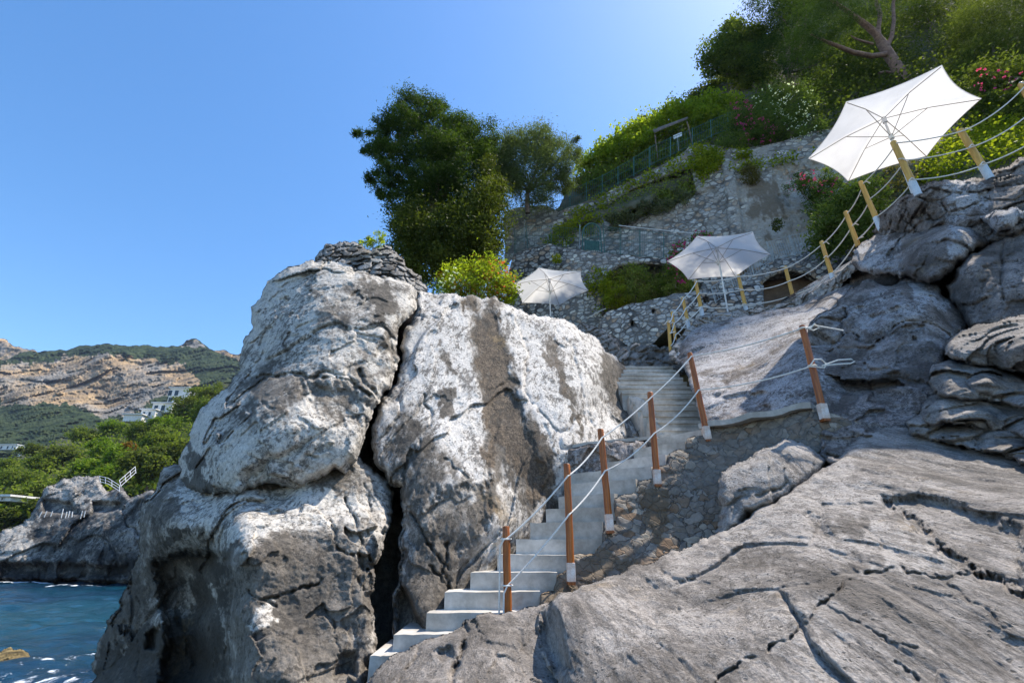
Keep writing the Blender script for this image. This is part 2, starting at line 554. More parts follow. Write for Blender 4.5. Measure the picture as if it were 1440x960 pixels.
M = {}
M['rock_left'] = rock_mat('limestone_pale')
M['rock_slab'] = rock_mat('limestone_white', white=(.66, .62, .575), streak=((.25, .55, .8), 2.5))
M['rock_fg'] = rock_mat('limestone_grey', dark=(.150, .132, .116), mid=(.292, .260, .234), white=(.42, .380, .346), sc=1.7, bump=.9, spec=.65, streak=((.22, -.88, -.42), 3.2))
M['rock_shade'] = rock_mat('limestone_violet_grey', dark=(.14, .116, .10), mid=(.38, .328, .30), white=(.48, .46, .46), sc=1.7, bump=.9)
M['rubble'] = masonry_mat('rubble_dark', 8.5, lo=(.16, .14, .118), hi=(.33, .29, .245), mortar=(.15, .132, .112), jw=.035, warp=.6, rnd=False, bump=.55, pl=((.15, .13, .11), (.23, .20, .17)))
M['drystone'] = rock_mat('drystone', mid=(.36, .34, .32), white=(.50, .475, .45), sc=2.5, bump=.4)
M['masonry'] = masonry_mat('masonry_pale', 4.4, mortar=(.25, .235, .22))
M['masonry_up'] = masonry_mat('masonry_upper', 3.6, lo=(.28, .265, .245), hi=(.62, .58, .53), mortar=(.38, .345, .305))
M['concrete'] = plain_mat('concrete', (.60, .575, .535), .85, (.36, .335, .295), 2.0, .35, .012)
M['wood'] = wood_mat('varnished_wood', (.47, .145, .024), (.19, .05, .012), .35)
M['bamboo'] = wood_mat('yellow_wood', (.72, .44, .10), (.50, .27, .06), .5)
M['rib'] = plain_mat('rib_metal', (.50, .46, .41), .5, (.42, .39, .35), 5, .05, .002)
M['sleeve'] = plain_mat('worn_white_sleeve', (.82, .76, .72), .6, (.66, .50, .40), 14, .3, .004)
M['paint'] = plain_mat('pale_blue_paint', (.70, .76, .82), .6, (.58, .66, .74), 12, .2, .004)
M['rope'] = plain_mat('rope', (.84, .82, .77), .9, (.70, .67, .61), 60, .5, .003)
M['fabric'] = fabric_mat('parasol_fabric')
M['white_metal'] = plain_mat('white_metal', (.78, .78, .77), .4, (.70, .70, .69), 5, .05, .002)
M['green_metal'] = plain_mat('green_metal', (.08, .20, .17), .5, (.045, .11, .10), 8, .1, .002)
M['grey_metal'] = plain_mat('grey_metal', (.42, .45, .46), .45, (.32, .35, .36), 8, .1, .002)
M['bark'] = plain_mat('bark', (.26, .19, .14), .9, (.13, .09, .065), 5, .8, .03)
M['soil'] = plain_mat('hillside_soil', (.16, .14, .09), .95, (.08, .085, .045), 1.4, .8, .08)
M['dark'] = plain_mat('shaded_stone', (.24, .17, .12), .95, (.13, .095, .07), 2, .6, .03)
M['plaster'] = plain_mat('house_plaster', (.80, .79, .77), .8, (.70, .69, .67), .3, .05, .01)
M['glass'] = plain_mat('window_glass', (.05, .07, .09), .12, (.03, .045, .06), .2, .0, .01)
M['tile'] = plain_mat('roof_tile', (.34, .16, .10), .85, (.26, .12, .08), .4, .1, .01)
L = {}
L['pine'] = leaf_mat('pine_leaf', (.020, .040, .009), (.090, .135, .020), .34)
L['oak'] = leaf_mat('oak_leaf', (.05, .072, .016), (.17, .20, .038), .48)
L['olive'] = leaf_mat('olive_leaf', (.07, .092, .034), (.18, .215, .085), .34)
L['laurel'] = leaf_mat('laurel_leaf', (.028, .045, .010), (.13, .145, .022), .3)
L['ivy'] = leaf_mat('ivy_leaf', (.13, .16, .014), (.36, .36, .03), .5)
L['vine'] = leaf_mat('vine_leaf', (.12, .165, .016), (.34, .37, .035), .55)
L['bush'] = leaf_mat('bush_leaf', (.06, .095, .024), (.17, .215, .045), .4)
L['grey'] = leaf_mat('grey_leaf', (.10, .11, .06), (.20, .21, .11), .3)
L['dry'] = leaf_mat('dry_leaf', (.10, .09, .03), (.20, .16, .05), .3)
L['pink'] = leaf_mat('pink_petal', (.45, .03, .17), (.60, .08, .30), .4)
L['white'] = leaf_mat('white_petal', (.75, .75, .70), (.85, .85, .80), .4)
L['red'] = leaf_mat('red_petal', (.45, .06, .04), (.60, .15, .10), .4)
L['bright'] = leaf_mat('bright_pine_leaf', (.09, .15, .012), (.19, .26, .02), .4)
L['mid'] = leaf_mat('hill_leaf', (.07, .10, .018), (.19, .225, .035), .4)
L['shade'] = leaf_mat('pale_shrub_leaf', (.13, .16, .04), (.32, .34, .08), .45)
L['darkg'] = leaf_mat('dark_leaf', (.05, .068, .016), (.16, .18, .038), .48)
L['rust'] = leaf_mat('rust_leaf', (.16, .09, .015), (.24, .13, .02), .35)
# ------------------------------------------------------------------ the rocks round the stair
def rock(name, label, *a, cat='rock', group=None, **k):
    o, f = patch(name, *a, **k)
    tag(o, label, cat, group)
    return o, f

CRACKB = [(585, 409), (580, 442), (570, 451), (560, 463), (557, 488), (563, 505), (555, 524)]
LU_out = [(350, 470), (353, 449), (366, 420), (370, 407), (381, 393), (399, 379), (425, 371), (450, 369), (470, 367), (490, 372), (512, 379), (537, 391), (549, 389), (578, 399),
          (586, 408), (580, 442), (570, 451), (560, 463), (557, 488), (563, 505), (555, 524), (550, 545), (535, 565), (526, 574), (518, 600), (506, 636), (504, 646), (492, 666), (484, 675),
          (470, 668), (452, 676), (437, 681), (432, 687), (412, 691), (400, 684), (382, 680), (349, 689), (320, 692), (301, 699), (270, 695), (253, 687), (245, 668), (253, 641), (266, 620), (270, 599), (282, 574),
          (305, 555), (328, 528), (339, 495), (345, 472)]
LU_ctl = [(480, 372, 8.2), (400, 382, 8.4), (580, 412, 8.0), (362, 440, 8.0), (350, 480, 7.7), (450, 450, 7.1), (540, 450, 7.2), (552, 505, 6.9), (400, 520, 6.6), (470, 550, 6.2), (528, 560, 6.4),
          (335, 530, 7.2), (290, 580, 6.9), (300, 640, 6.05), (250, 655, 6.9), (268, 690, 6.3), (320, 688, 5.8), (400, 640, 5.65), (400, 684, 5.85), (470, 620, 5.8), (502, 640, 5.9), (480, 672, 5.95), (355, 560, 6.3)]
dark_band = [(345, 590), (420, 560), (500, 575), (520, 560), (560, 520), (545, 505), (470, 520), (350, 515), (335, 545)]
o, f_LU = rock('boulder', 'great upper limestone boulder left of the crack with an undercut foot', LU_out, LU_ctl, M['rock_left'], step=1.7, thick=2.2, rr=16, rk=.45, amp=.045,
     facet=(.6, .17), cracks=[([(345, 525), (380, 527), (410, 524), (440, 533), (470, 530), (500, 545), (520, 556)], 2.2, .16), ([(505, 520), (520, 545), (535, 562)], 3, .14),
     ([(385, 395), (388, 415), (392, 440), (394, 452)], 1.3, .06), ([(330, 565), (360, 565), (385, 575)], 1.6, .08), ([(300, 590), (306, 620), (302, 655)], 1.5, .06), ([(345, 640), (358, 645), (372, 650)], 3, .06),
     ([(430, 640), (446, 643)], 1.5, .06), ([(497, 465), (515, 478), (530, 482)], 1.8, .07)],
     bumps=[([(458, 676), (462, 662), (470, 655), (482, 664), (486, 676), (470, 684)], .35, 5), ([(345, 655), (366, 650), (380, 660), (376, 684), (350, 686), (336, 676)], .12, 9), ([(420, 535), (500, 540), (530, 580), (500, 600), (430, 580)], .12, 16)],
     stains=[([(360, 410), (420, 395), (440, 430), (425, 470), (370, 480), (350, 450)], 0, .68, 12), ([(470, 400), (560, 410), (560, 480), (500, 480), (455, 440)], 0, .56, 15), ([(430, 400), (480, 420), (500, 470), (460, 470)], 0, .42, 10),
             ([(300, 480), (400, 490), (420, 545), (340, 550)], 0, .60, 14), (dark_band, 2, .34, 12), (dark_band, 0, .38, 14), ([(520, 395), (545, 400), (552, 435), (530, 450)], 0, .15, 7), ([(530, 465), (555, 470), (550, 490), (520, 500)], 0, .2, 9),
             ([(350, 660), (380, 650), (380, 690), (330, 692)], 2, .35, 8), ([(262, 620), (290, 640), (297, 700), (250, 700)], 2, .72, 7), ([(475, 600), (520, 580), (510, 650), (480, 660)], 1, .32, 10), ([(500, 455), (535, 465), (530, 490), (500, 475)], 0, .85, 6)],  # dark lower-left polygon: shade of that side painted over wet rock tone
     base=(.64, .0, .03), seed=3, scale=1.0)
LL_out = [(224, 672), (236, 655), (300, 655), (400, 655), (500, 630), (505, 640), (526, 664), (549, 682), (555, 693), (553, 718), (551, 732), (540, 766), (534, 784), (527, 830), (521, 841), (527, 873), (531, 903), (529, 925), (518, 935), (515, 962),
          (515, 1010), (70, 1010), (136, 949), (128, 933), (136, 911), (160, 862), (174, 830), (190, 790), (197, 740), (207, 700)]
LL_ctl = [(240, 668, 6.9), (300, 698, 6.25), (400, 690, 6.1), (500, 660, 6.1), (545, 692, 6.1), (252, 740, 5.95), (330, 712, 5.65), (450, 720, 5.6), (328, 772, 5.05), (400, 758, 5.12), (480, 760, 5.3), (545, 760, 5.5), (212, 710, 6.55), (195, 800, 6.75),
          (165, 870, 7.0), (132, 935, 7.3), (326, 860, 4.95), (328, 950, 4.8), (312, 790, 5.35), (310, 870, 5.35), (302, 785, 5.85), (302, 850, 5.95), (302, 940, 5.85), (400, 850, 4.85), (450, 930, 4.6), (515, 850, 4.95), (515, 940, 4.75), (282, 800, 6.05), (275, 900, 6.3), (240, 800, 6.35),
          (242, 890, 6.3), (212, 925, 6.6), (190, 870, 6.85), (258, 950, 6.4), (420, 700, 5.75), (350, 1000, 4.6), (200, 1000, 5.8)]
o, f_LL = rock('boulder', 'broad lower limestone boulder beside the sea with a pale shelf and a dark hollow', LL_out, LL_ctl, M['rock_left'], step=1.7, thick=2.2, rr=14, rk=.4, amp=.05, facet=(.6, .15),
     cracks=[([(485, 700), (500, 730), (507, 770), (506, 800), (510, 830)], 2.2, .14), ([(465, 735), (470, 760), (482, 775), (498, 780)], 2.6, .12), ([(370, 843), (392, 838), (410, 832), (452, 814)], 2, .12), ([(350, 830), (375, 845), (388, 852)], 2, .1),
             ([(512, 680), (522, 720), (515, 760)], 1.6, .06), ([(455, 850), (470, 880), (480, 920)], 1.8, .06), ([(250, 870), (262, 900), (268, 950)], 3, .12)],
     bumps=[([(500, 775), (520, 780), (528, 800), (510, 805)], .18, 4), ([(475, 920), (500, 915), (500, 950), (470, 950)], .15, 8), ([(350, 722), (400, 718), (402, 728), (352, 732)], .06, 4), ([(215, 790), (262, 772), (290, 776), (322, 782), (326, 860), (328, 1010), (215, 1010), (235, 900)], .42, 11), ([(205, 890), (225, 880), (222, 915), (205, 912)], .25, 6)],
     stains=[([(255, 690), (330, 700), (400, 685), (440, 690), (470, 720), (450, 735), (380, 745), (350, 772), (320, 770), (270, 730)], 0, .88, 8), ([(330, 780), (440, 760), (520, 800), (520, 1000), (330, 1000)], 0, .28, 20), ([(480, 690), (545, 690), (545, 760), (500, 780)], 0, .52, 12),
             ([(440, 700), (500, 700), (490, 730), (450, 730)], 0, .75, 10), ([(360, 850), (385, 845), (380, 880), (358, 885)], 0, .75, 6), ([(440, 920), (525, 880), (520, 1000), (430, 1000)], 1, .45, 18), ([(200, 900), (310, 850), (300, 1000), (180, 1000)], 1, .35, 14),
             ([(360, 820), (430, 800), (430, 840), (370, 850)], 1, .30, 10), ([(283, 690), (300, 690), (296, 720), (280, 716)], 1, .5, 5), ([(345, 718), (410, 712), (410, 728), (350, 735)], 2, .42, 5), ([(195, 730), (260, 740), (260, 860), (160, 900), (100, 960), (240, 1000), (318, 1000), (322, 790), (262, 770)], 2, .80, 12)],  # large dark polygon: wet rock tone plus painted shade of left side and hollow
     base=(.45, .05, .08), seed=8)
CS_out = [(588, 407), (621, 411), (655, 417), (680, 420), (710, 427), (735, 436), (760, 444), (792, 447), (810, 457), (832, 470), (848, 486), (860, 497), (872, 508), (882, 516), (884, 545), (882, 566), (890, 590), (905, 620), (890, 660), (850, 720), (790, 790), (720, 850), (640, 905), (600, 960), (556, 960),
          (556, 917), (551, 885), (551, 852), (560, 822), (559, 795), (564, 735), (562, 699), (564, 685), (549, 682), (537, 662), (524, 645), (521, 624), (523, 599), (530, 574), (549, 547), (560, 525), (566, 505), (562, 488), (566, 470), (577, 455), (584, 432)]
CS_ctl = [(590, 410, 8.6), (655, 418, 8.9), (710, 430, 9.1), (790, 450, 9.5), (830, 472, 9.7), (862, 500, 9.9), (880, 520, 10.0), (600, 470, 7.9), (562, 500, 7.5), (700, 520, 7.7), (790, 520, 8.1), (836, 545, 8.2), (866, 560, 9.0), (845, 520, 8.8), (868, 612, 7.9), (800, 620, 7.0),
          (700, 620, 6.65), (600, 620, 6.3), (526, 625, 6.4), (600, 740, 5.6), (566, 740, 5.8), (700, 740, 5.9), (760, 690, 6.65), (600, 850, 5.2), (562, 850, 5.3), (650, 825, 5.65), (720, 770, 6.2), (560, 930, 4.9), (800, 690, 6.95), (890, 600, 8.3), (760, 480, 8.7)]
stripe = [(655, 412), (668, 420), (676, 440), (683, 432), (686, 415), (702, 418), (704, 455), (722, 500), (728, 545), (748, 590), (770, 635), (786, 690), (800, 745), (782, 750), (762, 705), (748, 720), (735, 690), (718, 655), (703, 630), (699, 690), (695, 735), (686, 728), (683, 640), (680, 600), (676, 560), (668, 510), (660, 460)]
o, f_CS = rock('boulder', 'tall sloping limestone slab behind the stair with a brown vertical streak between white crusts', CS_out, CS_ctl, M['rock_slab'], step=1.7, thick=2.0, rr=12, rk=.35, amp=.045, facet=(.6, .12), strata=((.25, .55, .8), 2.2),
     cracks=[([(597, 555), (605, 575), (606, 590), (592, 615), (578, 640), (570, 680)], 1.4, .09), ([(562, 699), (585, 730), (600, 760), (620, 790), (630, 800)], 2, .12), ([(628, 765), (626, 790), (622, 805), (632, 828)], 2.4, .14), ([(605, 795), (630, 830)], 1.8, .1),
             ([(782, 455), (805, 485), (812, 520), (822, 560), (838, 600)], 2.0, .09), ([(625, 645), (650, 665), (658, 672)], 1.4, .05), ([(575, 440), (600, 448), (630, 446)], 1.4, .05)],
     bumps=[([(556, 840), (565, 822), (575, 835), (585, 865), (598, 892), (560, 910)], .4, 5), ([(590, 408), (640, 412), (640, 436), (590, 436)], .12, 8), ([(650, 425), (690, 420), (735, 560), (775, 700), (700, 690), (672, 540)], .07, 10), ([(600, 690), (690, 680), (690, 740), (640, 780), (600, 760)], .10, 16)],
     stains=[([(600, 430), (650, 435), (668, 520), (676, 600), (650, 620), (600, 600), (570, 520)], 0, .80, 14), ([(655, 480), (668, 520), (678, 590), (668, 640), (640, 600), (640, 500)], 0, .84, 9), ([(700, 440), (790, 452), (835, 480), (846, 540), (860, 600), (840, 640), (800, 640), (760, 590), (735, 540)], 0, 1.0, 12),
             ([(700, 640), (790, 650), (800, 700), (760, 740), (700, 740)], 0, .62, 12), (stripe, 1, .76, 8), (stripe, 0, .30, 8), ([(765, 475), (785, 480), (800, 520), (815, 580), (840, 640), (828, 640), (800, 580), (775, 520), (755, 490)], 1, .62, 5), ([(765, 475), (785, 480), (800, 520), (815, 580), (840, 640), (828, 640), (800, 580), (775, 520), (755, 490)], 0, .3, 6),
             ([(790, 455), (815, 490), (825, 560), (845, 610), (838, 612), (815, 560), (805, 490)], 1, .5, 4), ([(620, 540), (640, 550), (642, 590), (622, 585)], 0, .22, 5), ([(620, 480), (640, 500), (640, 525), (616, 510)], 0, .3, 6), ([(560, 600), (620, 640), (690, 700), (690, 830), (600, 900), (550, 900)], 0, .40, 22),
             ([(620, 700), (690, 690), (690, 780), (640, 800)], 2, .30, 14), ([(560, 480), (600, 500), (590, 540), (560, 530)], 2, .2, 9), ([(845, 500), (880, 510), (885, 620), (870, 600), (848, 540)], 0, .30, 8)],  # last polygon: shade on the slab's right flank painted in as greyer rock
     base=(.60, .04, .03), seed=14)
DS_out = [(443, 368), (447, 357), (453, 351), (474, 342), (503, 342), (528, 347), (555, 353), (566, 359), (580, 378), (593, 394), (602, 408), (586, 414), (578, 412), (549, 402), (537, 400), (512, 390), (487, 382), (466, 378), (445, 378)]
DS_ctl = [(445, 366, 8.9), (480, 345, 9.1), (530, 350, 9.0), (500, 378, 8.6), (560, 385, 8.5), (600, 404, 8.9), (572, 362, 9.0)]
o, f_DS = rock('dry_stone_wall', 'low dry stone wall of grey stones capping the great boulder', DS_out, DS_ctl, M['drystone'], cat='wall', thick=.8, rr=6, rk=.15, amp=.012, facet=None, stones=(4.2, .13, .13), step=1.1, frac=.14, base=(.45, 0, .05), seed=22)
# dark rock that closes the cleft behind the two boulders
o, _ = rock('cliff_face', 'dark rock at the back of the narrow cleft between the boulders', [(600, 400), (590, 1000), (480, 1000), (480, 600), (540, 470), (570, 405)], [(560, 480, 9.6), (540, 620, 8.2), (545, 750, 7.6), (540, 900, 6.9), (600, 600, 9.0), (500, 950, 6.7)], M['rock_fg'], thick=.6, rr=3, rk=.1, step=4, seed=31)

# right hand rocks, far to near
R1_out = [(1000, 603), (986, 600), (978, 570), (968, 530), (955, 512), (944, 505), (950, 488), (960, 470), (976, 459), (1000, 449), (1040, 441), (1100, 429), (1150, 410), (1182, 385), (1205, 365), (1260, 370), (1300, 480), (1200, 600), (1160, 590), (1150, 574), (1080, 590)]
R1_ctl = [(990, 602, 6.7), (1060, 588, 6.2), (1150, 570, 5.75), (972, 540, 7.8), (950, 505, 9.9), (975, 465, 10.6), (1050, 444, 11.0), (1120, 427, 10.8), (1178, 395, 9.8), (1060, 490, 8.7), (1120, 480, 7.3), (1060, 540, 7.0), (1130, 540, 6.1), (1200, 420, 8.6), (1260, 460, 8.2), (1000, 500, 9.0)]
o, f_R1 = rock('rock_slope', 'sloping violet grey rock face below the rope fence with its sunlit top painted white', R1_out, R1_ctl, M['rock_shade'], step=1.7, even=2, thick=1.4, rr=8, rk=.25, amp=.055, facet=(.8, .12), strata=((.8, -.3, .5), 2.6),
     stains=[([(985, 480), (1020, 465), (1100, 445), (1140, 440), (1090, 470), (1040, 500), (985, 510)], 0, 1.0, 9), ([(1080, 540), (1110, 530), (1110, 590), (1085, 595)], 0, .8, 8), ([(985, 540), (1010, 520), (1010, 600), (985, 600)], 0, .65, 12)],  # first polygon: sunlight along the top band painted in as white
     cracks=[([(1005, 560), (1030, 520), (1070, 495), (1110, 480)], 2.2, .1)], base=(.52, .03, .0), seed=41)
EDGE_out = [(943, 507), (941, 495), (950, 483), (962, 466), (978, 447), (1000, 441), (1050, 436), (1100, 426), (1118, 421), (1150, 405), (1175, 388), (1200, 366), (1212, 362), (1208, 378), (1184, 401), (1152, 421), (1102, 440), (1052, 452), (1006, 461), (984, 472), (970, 486), (960, 504)]
o, _ = rock('stone_kerb', 'low rough stone kerb along the terrace edge under the yellow posts', EDGE_out, [(945, 500, 9.9), (965, 475, 10.5), (985, 455, 10.8), (1050, 443, 10.9), (1118, 430, 10.6), (1172, 397, 9.5), (1208, 368, 8.7)], M['drystone'], cat='kerb', thick=.7, rr=4, rk=.08, amp=.01, facet=None, stones=(3.0, .1, .08), step=1.2, base=(.55, 0, .05), seed=45)
R3_out = [(1198, 372), (1200, 352), (1209, 345), (1230, 328), (1257, 322), (1298, 318), (1319, 310), (1348, 304), (1369, 310), (1386, 326), (1396, 339), (1392, 347), (1369, 355), (1359, 366), (1342, 378), (1320, 395), (1290, 396), (1257, 390), (1230, 388), (1213, 382)]
o, _ = rock('boulder', 'rounded boulder with a sunlit crest just below the yellow posts', R3_out, [(1204, 352, 8.3), (1240, 332, 8.0), (1300, 320, 7.3), (1350, 307, 6.9), (1392, 338, 6.6), (1220, 375, 7.7), (1270, 372, 7.0), (1330, 362, 6.35), (1300, 345, 6.7), (1345, 335, 6.4)], M['rock_shade'], thick=1.2, rr=12, rk=.4, amp=.05, facet=(1.0, .14), strata=((.5, .2, -.7), 2.0),
     cracks=[([(1262, 330), (1264, 350), (1268, 368)], 1.6, .09), ([(1200, 372), (1240, 384), (1270, 378), (1300, 372)], 1.6, .1)], stains=[([(1200, 345), (1262, 330), (1264, 385), (1210, 382)], 0, .62, 8), ([(1335, 305), (1372, 310), (1372, 345), (1340, 360)], 0, .75, 7)], base=(.36, .06, .05), seed=51)
R3d_out = [(1225, 326), (1234, 312), (1252, 291), (1273, 274), (1298, 261), (1327, 253), (1367, 249), (1392, 243), (1411, 235), (1432, 222), (1470, 195), (1470, 350), (1420, 345), (1390, 345), (1340, 330), (1290, 335), (1240, 340)]
o, f_R3d = rock('rock_bank', 'dark bank of loose layered stones carrying the last yellow posts under the nearest parasol', R3d_out, [(1232, 320, 8.3), (1275, 277, 7.2), (1330, 256, 6.9), (1392, 246, 6.7), (1465, 200, 6.4), (1300, 318, 7.2), (1380, 312, 6.5), (1460, 320, 6.1), (1350, 285, 6.75)], M['rock_shade'], thick=1.0, rr=8, rk=.3, amp=.05, facet=(1.6, .13), strata=((1, -.2, .1), 2),
     stones=(2.4, .07, .12), step=1.7, stains=[([(1325, 255), (1390, 255), (1385, 290), (1340, 300)], 0, .70, 10)], base=(.33, .02, .12), seed=55)
o, _ = rock('boulder', 'pale flat stone block under the loose bank at the right edge', [(1375, 304), (1395, 298), (1430, 290), (1445, 296), (1440, 308), (1423, 322), (1405, 326), (1388, 314)], [(1378, 304, 6.35), (1440, 300, 6.0), (1405, 322, 6.05), (1410, 305, 5.95)], M['rock_shade'], thick=.5, rr=8, rk=.2, amp=.02, facet=(2, .07), base=(.72, 0, 0), seed=57, step=1.6)
R3f_out = [(1396, 338), (1440, 322), (1475, 318), (1475, 470), (1430, 462), (1400, 465), (1362, 462), (1345, 432), (1330, 402), (1342, 376), (1365, 355)]
o, _ = rock('boulder', 'tall dark shaded boulder with a vertical crack at the right edge', R3f_out, [(1400, 345, 6.3), (1460, 330, 5.9), (1340, 402, 6.4), (1365, 370, 6.2), (1400, 445, 5.7), (1460, 450, 5.4), (1410, 390, 5.85)], M['rock_shade'], thick=1.2, rr=12, rk=.4, amp=.045, facet=(.9, .14),
     cracks=[([(1411, 340), (1409, 380), (1411, 420)], 2, .14), ([(1380, 396), (1408, 400)], 1.4, .07)], base=(.34, .05, .08), seed=59)
R2_out = [(1132, 475), (1142, 450), (1165, 436), (1185, 418), (1200, 404), (1230, 394), (1246, 402), (1260, 398), (1285, 384), (1320, 394), (1345, 430), (1366, 455), (1352, 470), (1330, 500), (1326, 560), (1300, 590), (1270, 630), (1180, 660), (1158, 650), (1150, 600), (1160, 560), (1146, 520)]
R2_ctl = [(1145, 462, 6.9), (1190, 436, 7.0), (1235, 397, 7.4), (1300, 392, 7.1), (1355, 452, 6.3), (1250, 475, 6.15), (1200, 485, 6.55), (1155, 490, 6.9), (1260, 430, 6.35), (1290, 470, 5.95), (1320, 500, 5.6), (1160, 530, 6.2), (1230, 540, 5.75), (1160, 600, 5.25), (1240, 600, 5.1), (1300, 570, 5.2), (1318, 540, 5.3), (1220, 440, 6.7), (1310, 430, 6.2)]
o, f_R2 = rock('boulder', 'massive shadowed boulder right of the tallest wooden post with a lit diagonal ridge', R2_out, R2_ctl, M['rock_shade'], thick=1.6, rr=10, rk=.3, amp=.06, facet=(.8, .24), strata=((.6, -.1, -.6), 2.0),
     cracks=[([(1250, 527), (1275, 530), (1300, 535)], 2.2, .12), ([(1142, 470), (1180, 490), (1210, 520), (1230, 560)], 2, .08)], stains=[([(1275, 400), (1325, 400), (1330, 425), (1295, 432)], 0, .85, 7), ([(1140, 460), (1210, 430), (1230, 400), (1262, 402), (1320, 480), (1300, 490)], 0, .50, 10), ([(1180, 520), (1270, 530), (1260, 620), (1160, 640)], 1, .35, 12)],
     base=(.38, .05, .05), seed=61)
def ledge(label, outl, ctl, sd, **k):
    return rock('rock_ledge', label, outl, ctl, M['rock_fg'], group='layered rock ledges at the right edge', thick=1.0, rr=6, rk=.2, amp=.075, facet=(1.9, .18), strata=((1, -.35, -.25), 2.6), step=1.6, seed=sd, base=(.50, .03, .03), **k)
ledge('topmost of the stacked rock ledges at the right edge with a bright upper side', [(1330, 478), (1348, 466), (1369, 457), (1400, 453), (1421, 445), (1440, 441), (1475, 434), (1475, 535), (1440, 524), (1400, 516), (1360, 512), (1340, 505), (1328, 498)],
      [(1336, 478, 4.95), (1370, 460, 5.0), (1450, 442, 4.75), (1345, 488, 4.6), (1400, 484, 4.3), (1450, 486, 3.95), (1345, 500, 4.65), (1400, 505, 4.35), (1450, 515, 4.05)], 71)
ledge('second rock ledge from the top at the right edge with a rounded nose', [(1307, 522), (1313, 512), (1338, 505), (1359, 508), (1380, 514), (1411, 520), (1440, 532), (1475, 540), (1475, 585), (1430, 572), (1390, 566), (1345, 560), (1312, 550), (1304, 537)],
      [(1312, 516, 4.85), (1350, 508, 4.85), (1410, 522, 4.55), (1460, 540, 4.3), (1330, 528, 4.5), (1390, 540, 4.2), (1450, 560, 3.9), (1320, 548, 4.55), (1390, 562, 4.3)], 72)
ledge('third rock ledge from the top at the right edge with thin wavy layers', [(1294, 578), (1305, 556), (1320, 547), (1345, 552), (1380, 558), (1420, 566), (1475, 578), (1475, 625), (1420, 610), (1370, 602), (1320, 598), (1298, 592)],
      [(1300, 572, 4.75), (1330, 552, 4.75), (1400, 565, 4.4), (1460, 580, 4.1), (1320, 575, 4.5), (1390, 585, 4.2), (1450, 600, 3.9), (1310, 592, 4.55), (1400, 602, 4.2)], 73)
ledge('lowest of the stacked rock ledges just above the grey foreground slab', [(1268, 592), (1296, 580), (1330, 584), (1372, 592), (1420, 600), (1475, 610), (1475, 665), (1420, 645), (1370, 632), (1320, 622), (1280, 612)],
      [(1275, 594, 4.8), (1320, 588, 4.6), (1390, 598, 4.25), (1460, 615, 3.95), (1310, 608, 4.5), (1380, 618, 4.15), (1450, 640, 3.75)], 74)
FG_out = [(752, 895), (750, 880), (756, 863), (764, 852), (786, 833), (813, 827), (848, 814), (892, 792), (919, 791), (935, 778), (973, 768), (985, 757), (1005, 750), (1044, 733), (1080, 708), (1114, 682), (1142, 664), (1168, 649), (1184, 637), (1194, 624), (1204, 608), (1235, 598), (1261, 584), (1283, 574), (1299, 574),
          (1292, 592), (1320, 612), (1370, 622), (1420, 634), (1475, 652), (1475, 1010), (790, 1010), (778, 952), (759, 922)]
FG_ctl = [(1100, 1000, 2.25), (800, 1000, 2.95), (1450, 1000, 2.1), (1450, 850, 2.55), (1100, 850, 2.8), (900, 900, 3.1), (785, 860, 3.7), (756, 885, 4.0), (800, 930, 3.3), (850, 817, 4.1), (920, 794, 4.3), (975, 770, 4.4), (1003, 752, 4.45), (1050, 732, 4.4), (1110, 684, 4.55), (1170, 650, 4.65), (1200, 618, 4.95), (1295, 576, 5.3), (1280, 640, 4.35), (1200, 720, 3.7), (1350, 690, 3.65), (1450, 690, 3.4), (1450, 645, 4.0), (1000, 830, 3.45), (1000, 920, 2.75)]
fgc = [([(1004, 965), (1020, 945), (1048, 925), (1080, 918), (1108, 900), (1140, 868), (1155, 847), (1175, 835), (1190, 815), (1215, 808), (1245, 803), (1275, 806), (1305, 810), (1335, 812), (1370, 808)], 1.9, .08),
       ([(1157, 848), (1180, 862), (1210, 876), (1250, 905), (1290, 910)], 1.6, .05), ([(1245, 704), (1270, 722), (1290, 738), (1320, 765), (1350, 790), (1390, 815), (1440, 840)], 7, .17), ([(1280, 740), (1310, 765), (1340, 785)], 2, .05),
       ([(923, 795), (940, 808), (958, 818)], 3, .05), ([(900, 808), (918, 822), (930, 838), (945, 850)], 1.8, .03), ([(907, 855), (920, 880)], 2, .03), ([(950, 838), (956, 862)], 1.8, .03), ([(1005, 755), (1030, 775), (1055, 800)], 1.6, .025),
       ([(1138, 722), (1165, 755)], 5, .06), ([(1200, 735), (1240, 760), (1280, 790)], 2.5, .04), ([(1340, 825), (1380, 850), (1420, 880)], 2.5, .04), ([(1260, 930), (1290, 955)], 3, .05), ([(1040, 830), (1055, 880), (1060, 910)], 1.5, .02), ([(1225, 680), (1250, 672)], 2, .04)]
o, f_FG = rock('rock_slab', 'huge grey foreground slab with long cracks sweeping down to the lower right corner', FG_out, FG_ctl, M['rock_fg'], step=1.7, thick=1.3, rr=11, rk=.28, amp=.055, even=2, facet=(1.3, .085), strata=((.22, -.88, -.42), 3.6), cracks=fgc,
     bumps=[([(757, 850), (775, 842), (790, 880), (800, 940), (780, 950), (760, 910)], .22, 9), ([(1240, 705), (1300, 690), (1440, 740), (1440, 830), (1380, 810), (1300, 740)], .10, 12), ([(1130, 715), (1160, 720), (1175, 755), (1150, 760)], .05, 14)],
     base=(.50, .0, .0), seed=81, stains=[([(1040, 680), (1180, 650), (1240, 690), (1140, 760), (1020, 760)], 0, .7, 20), ([(1250, 740), (1330, 790), (1260, 800), (1200, 760)], 0, .75, 12)])
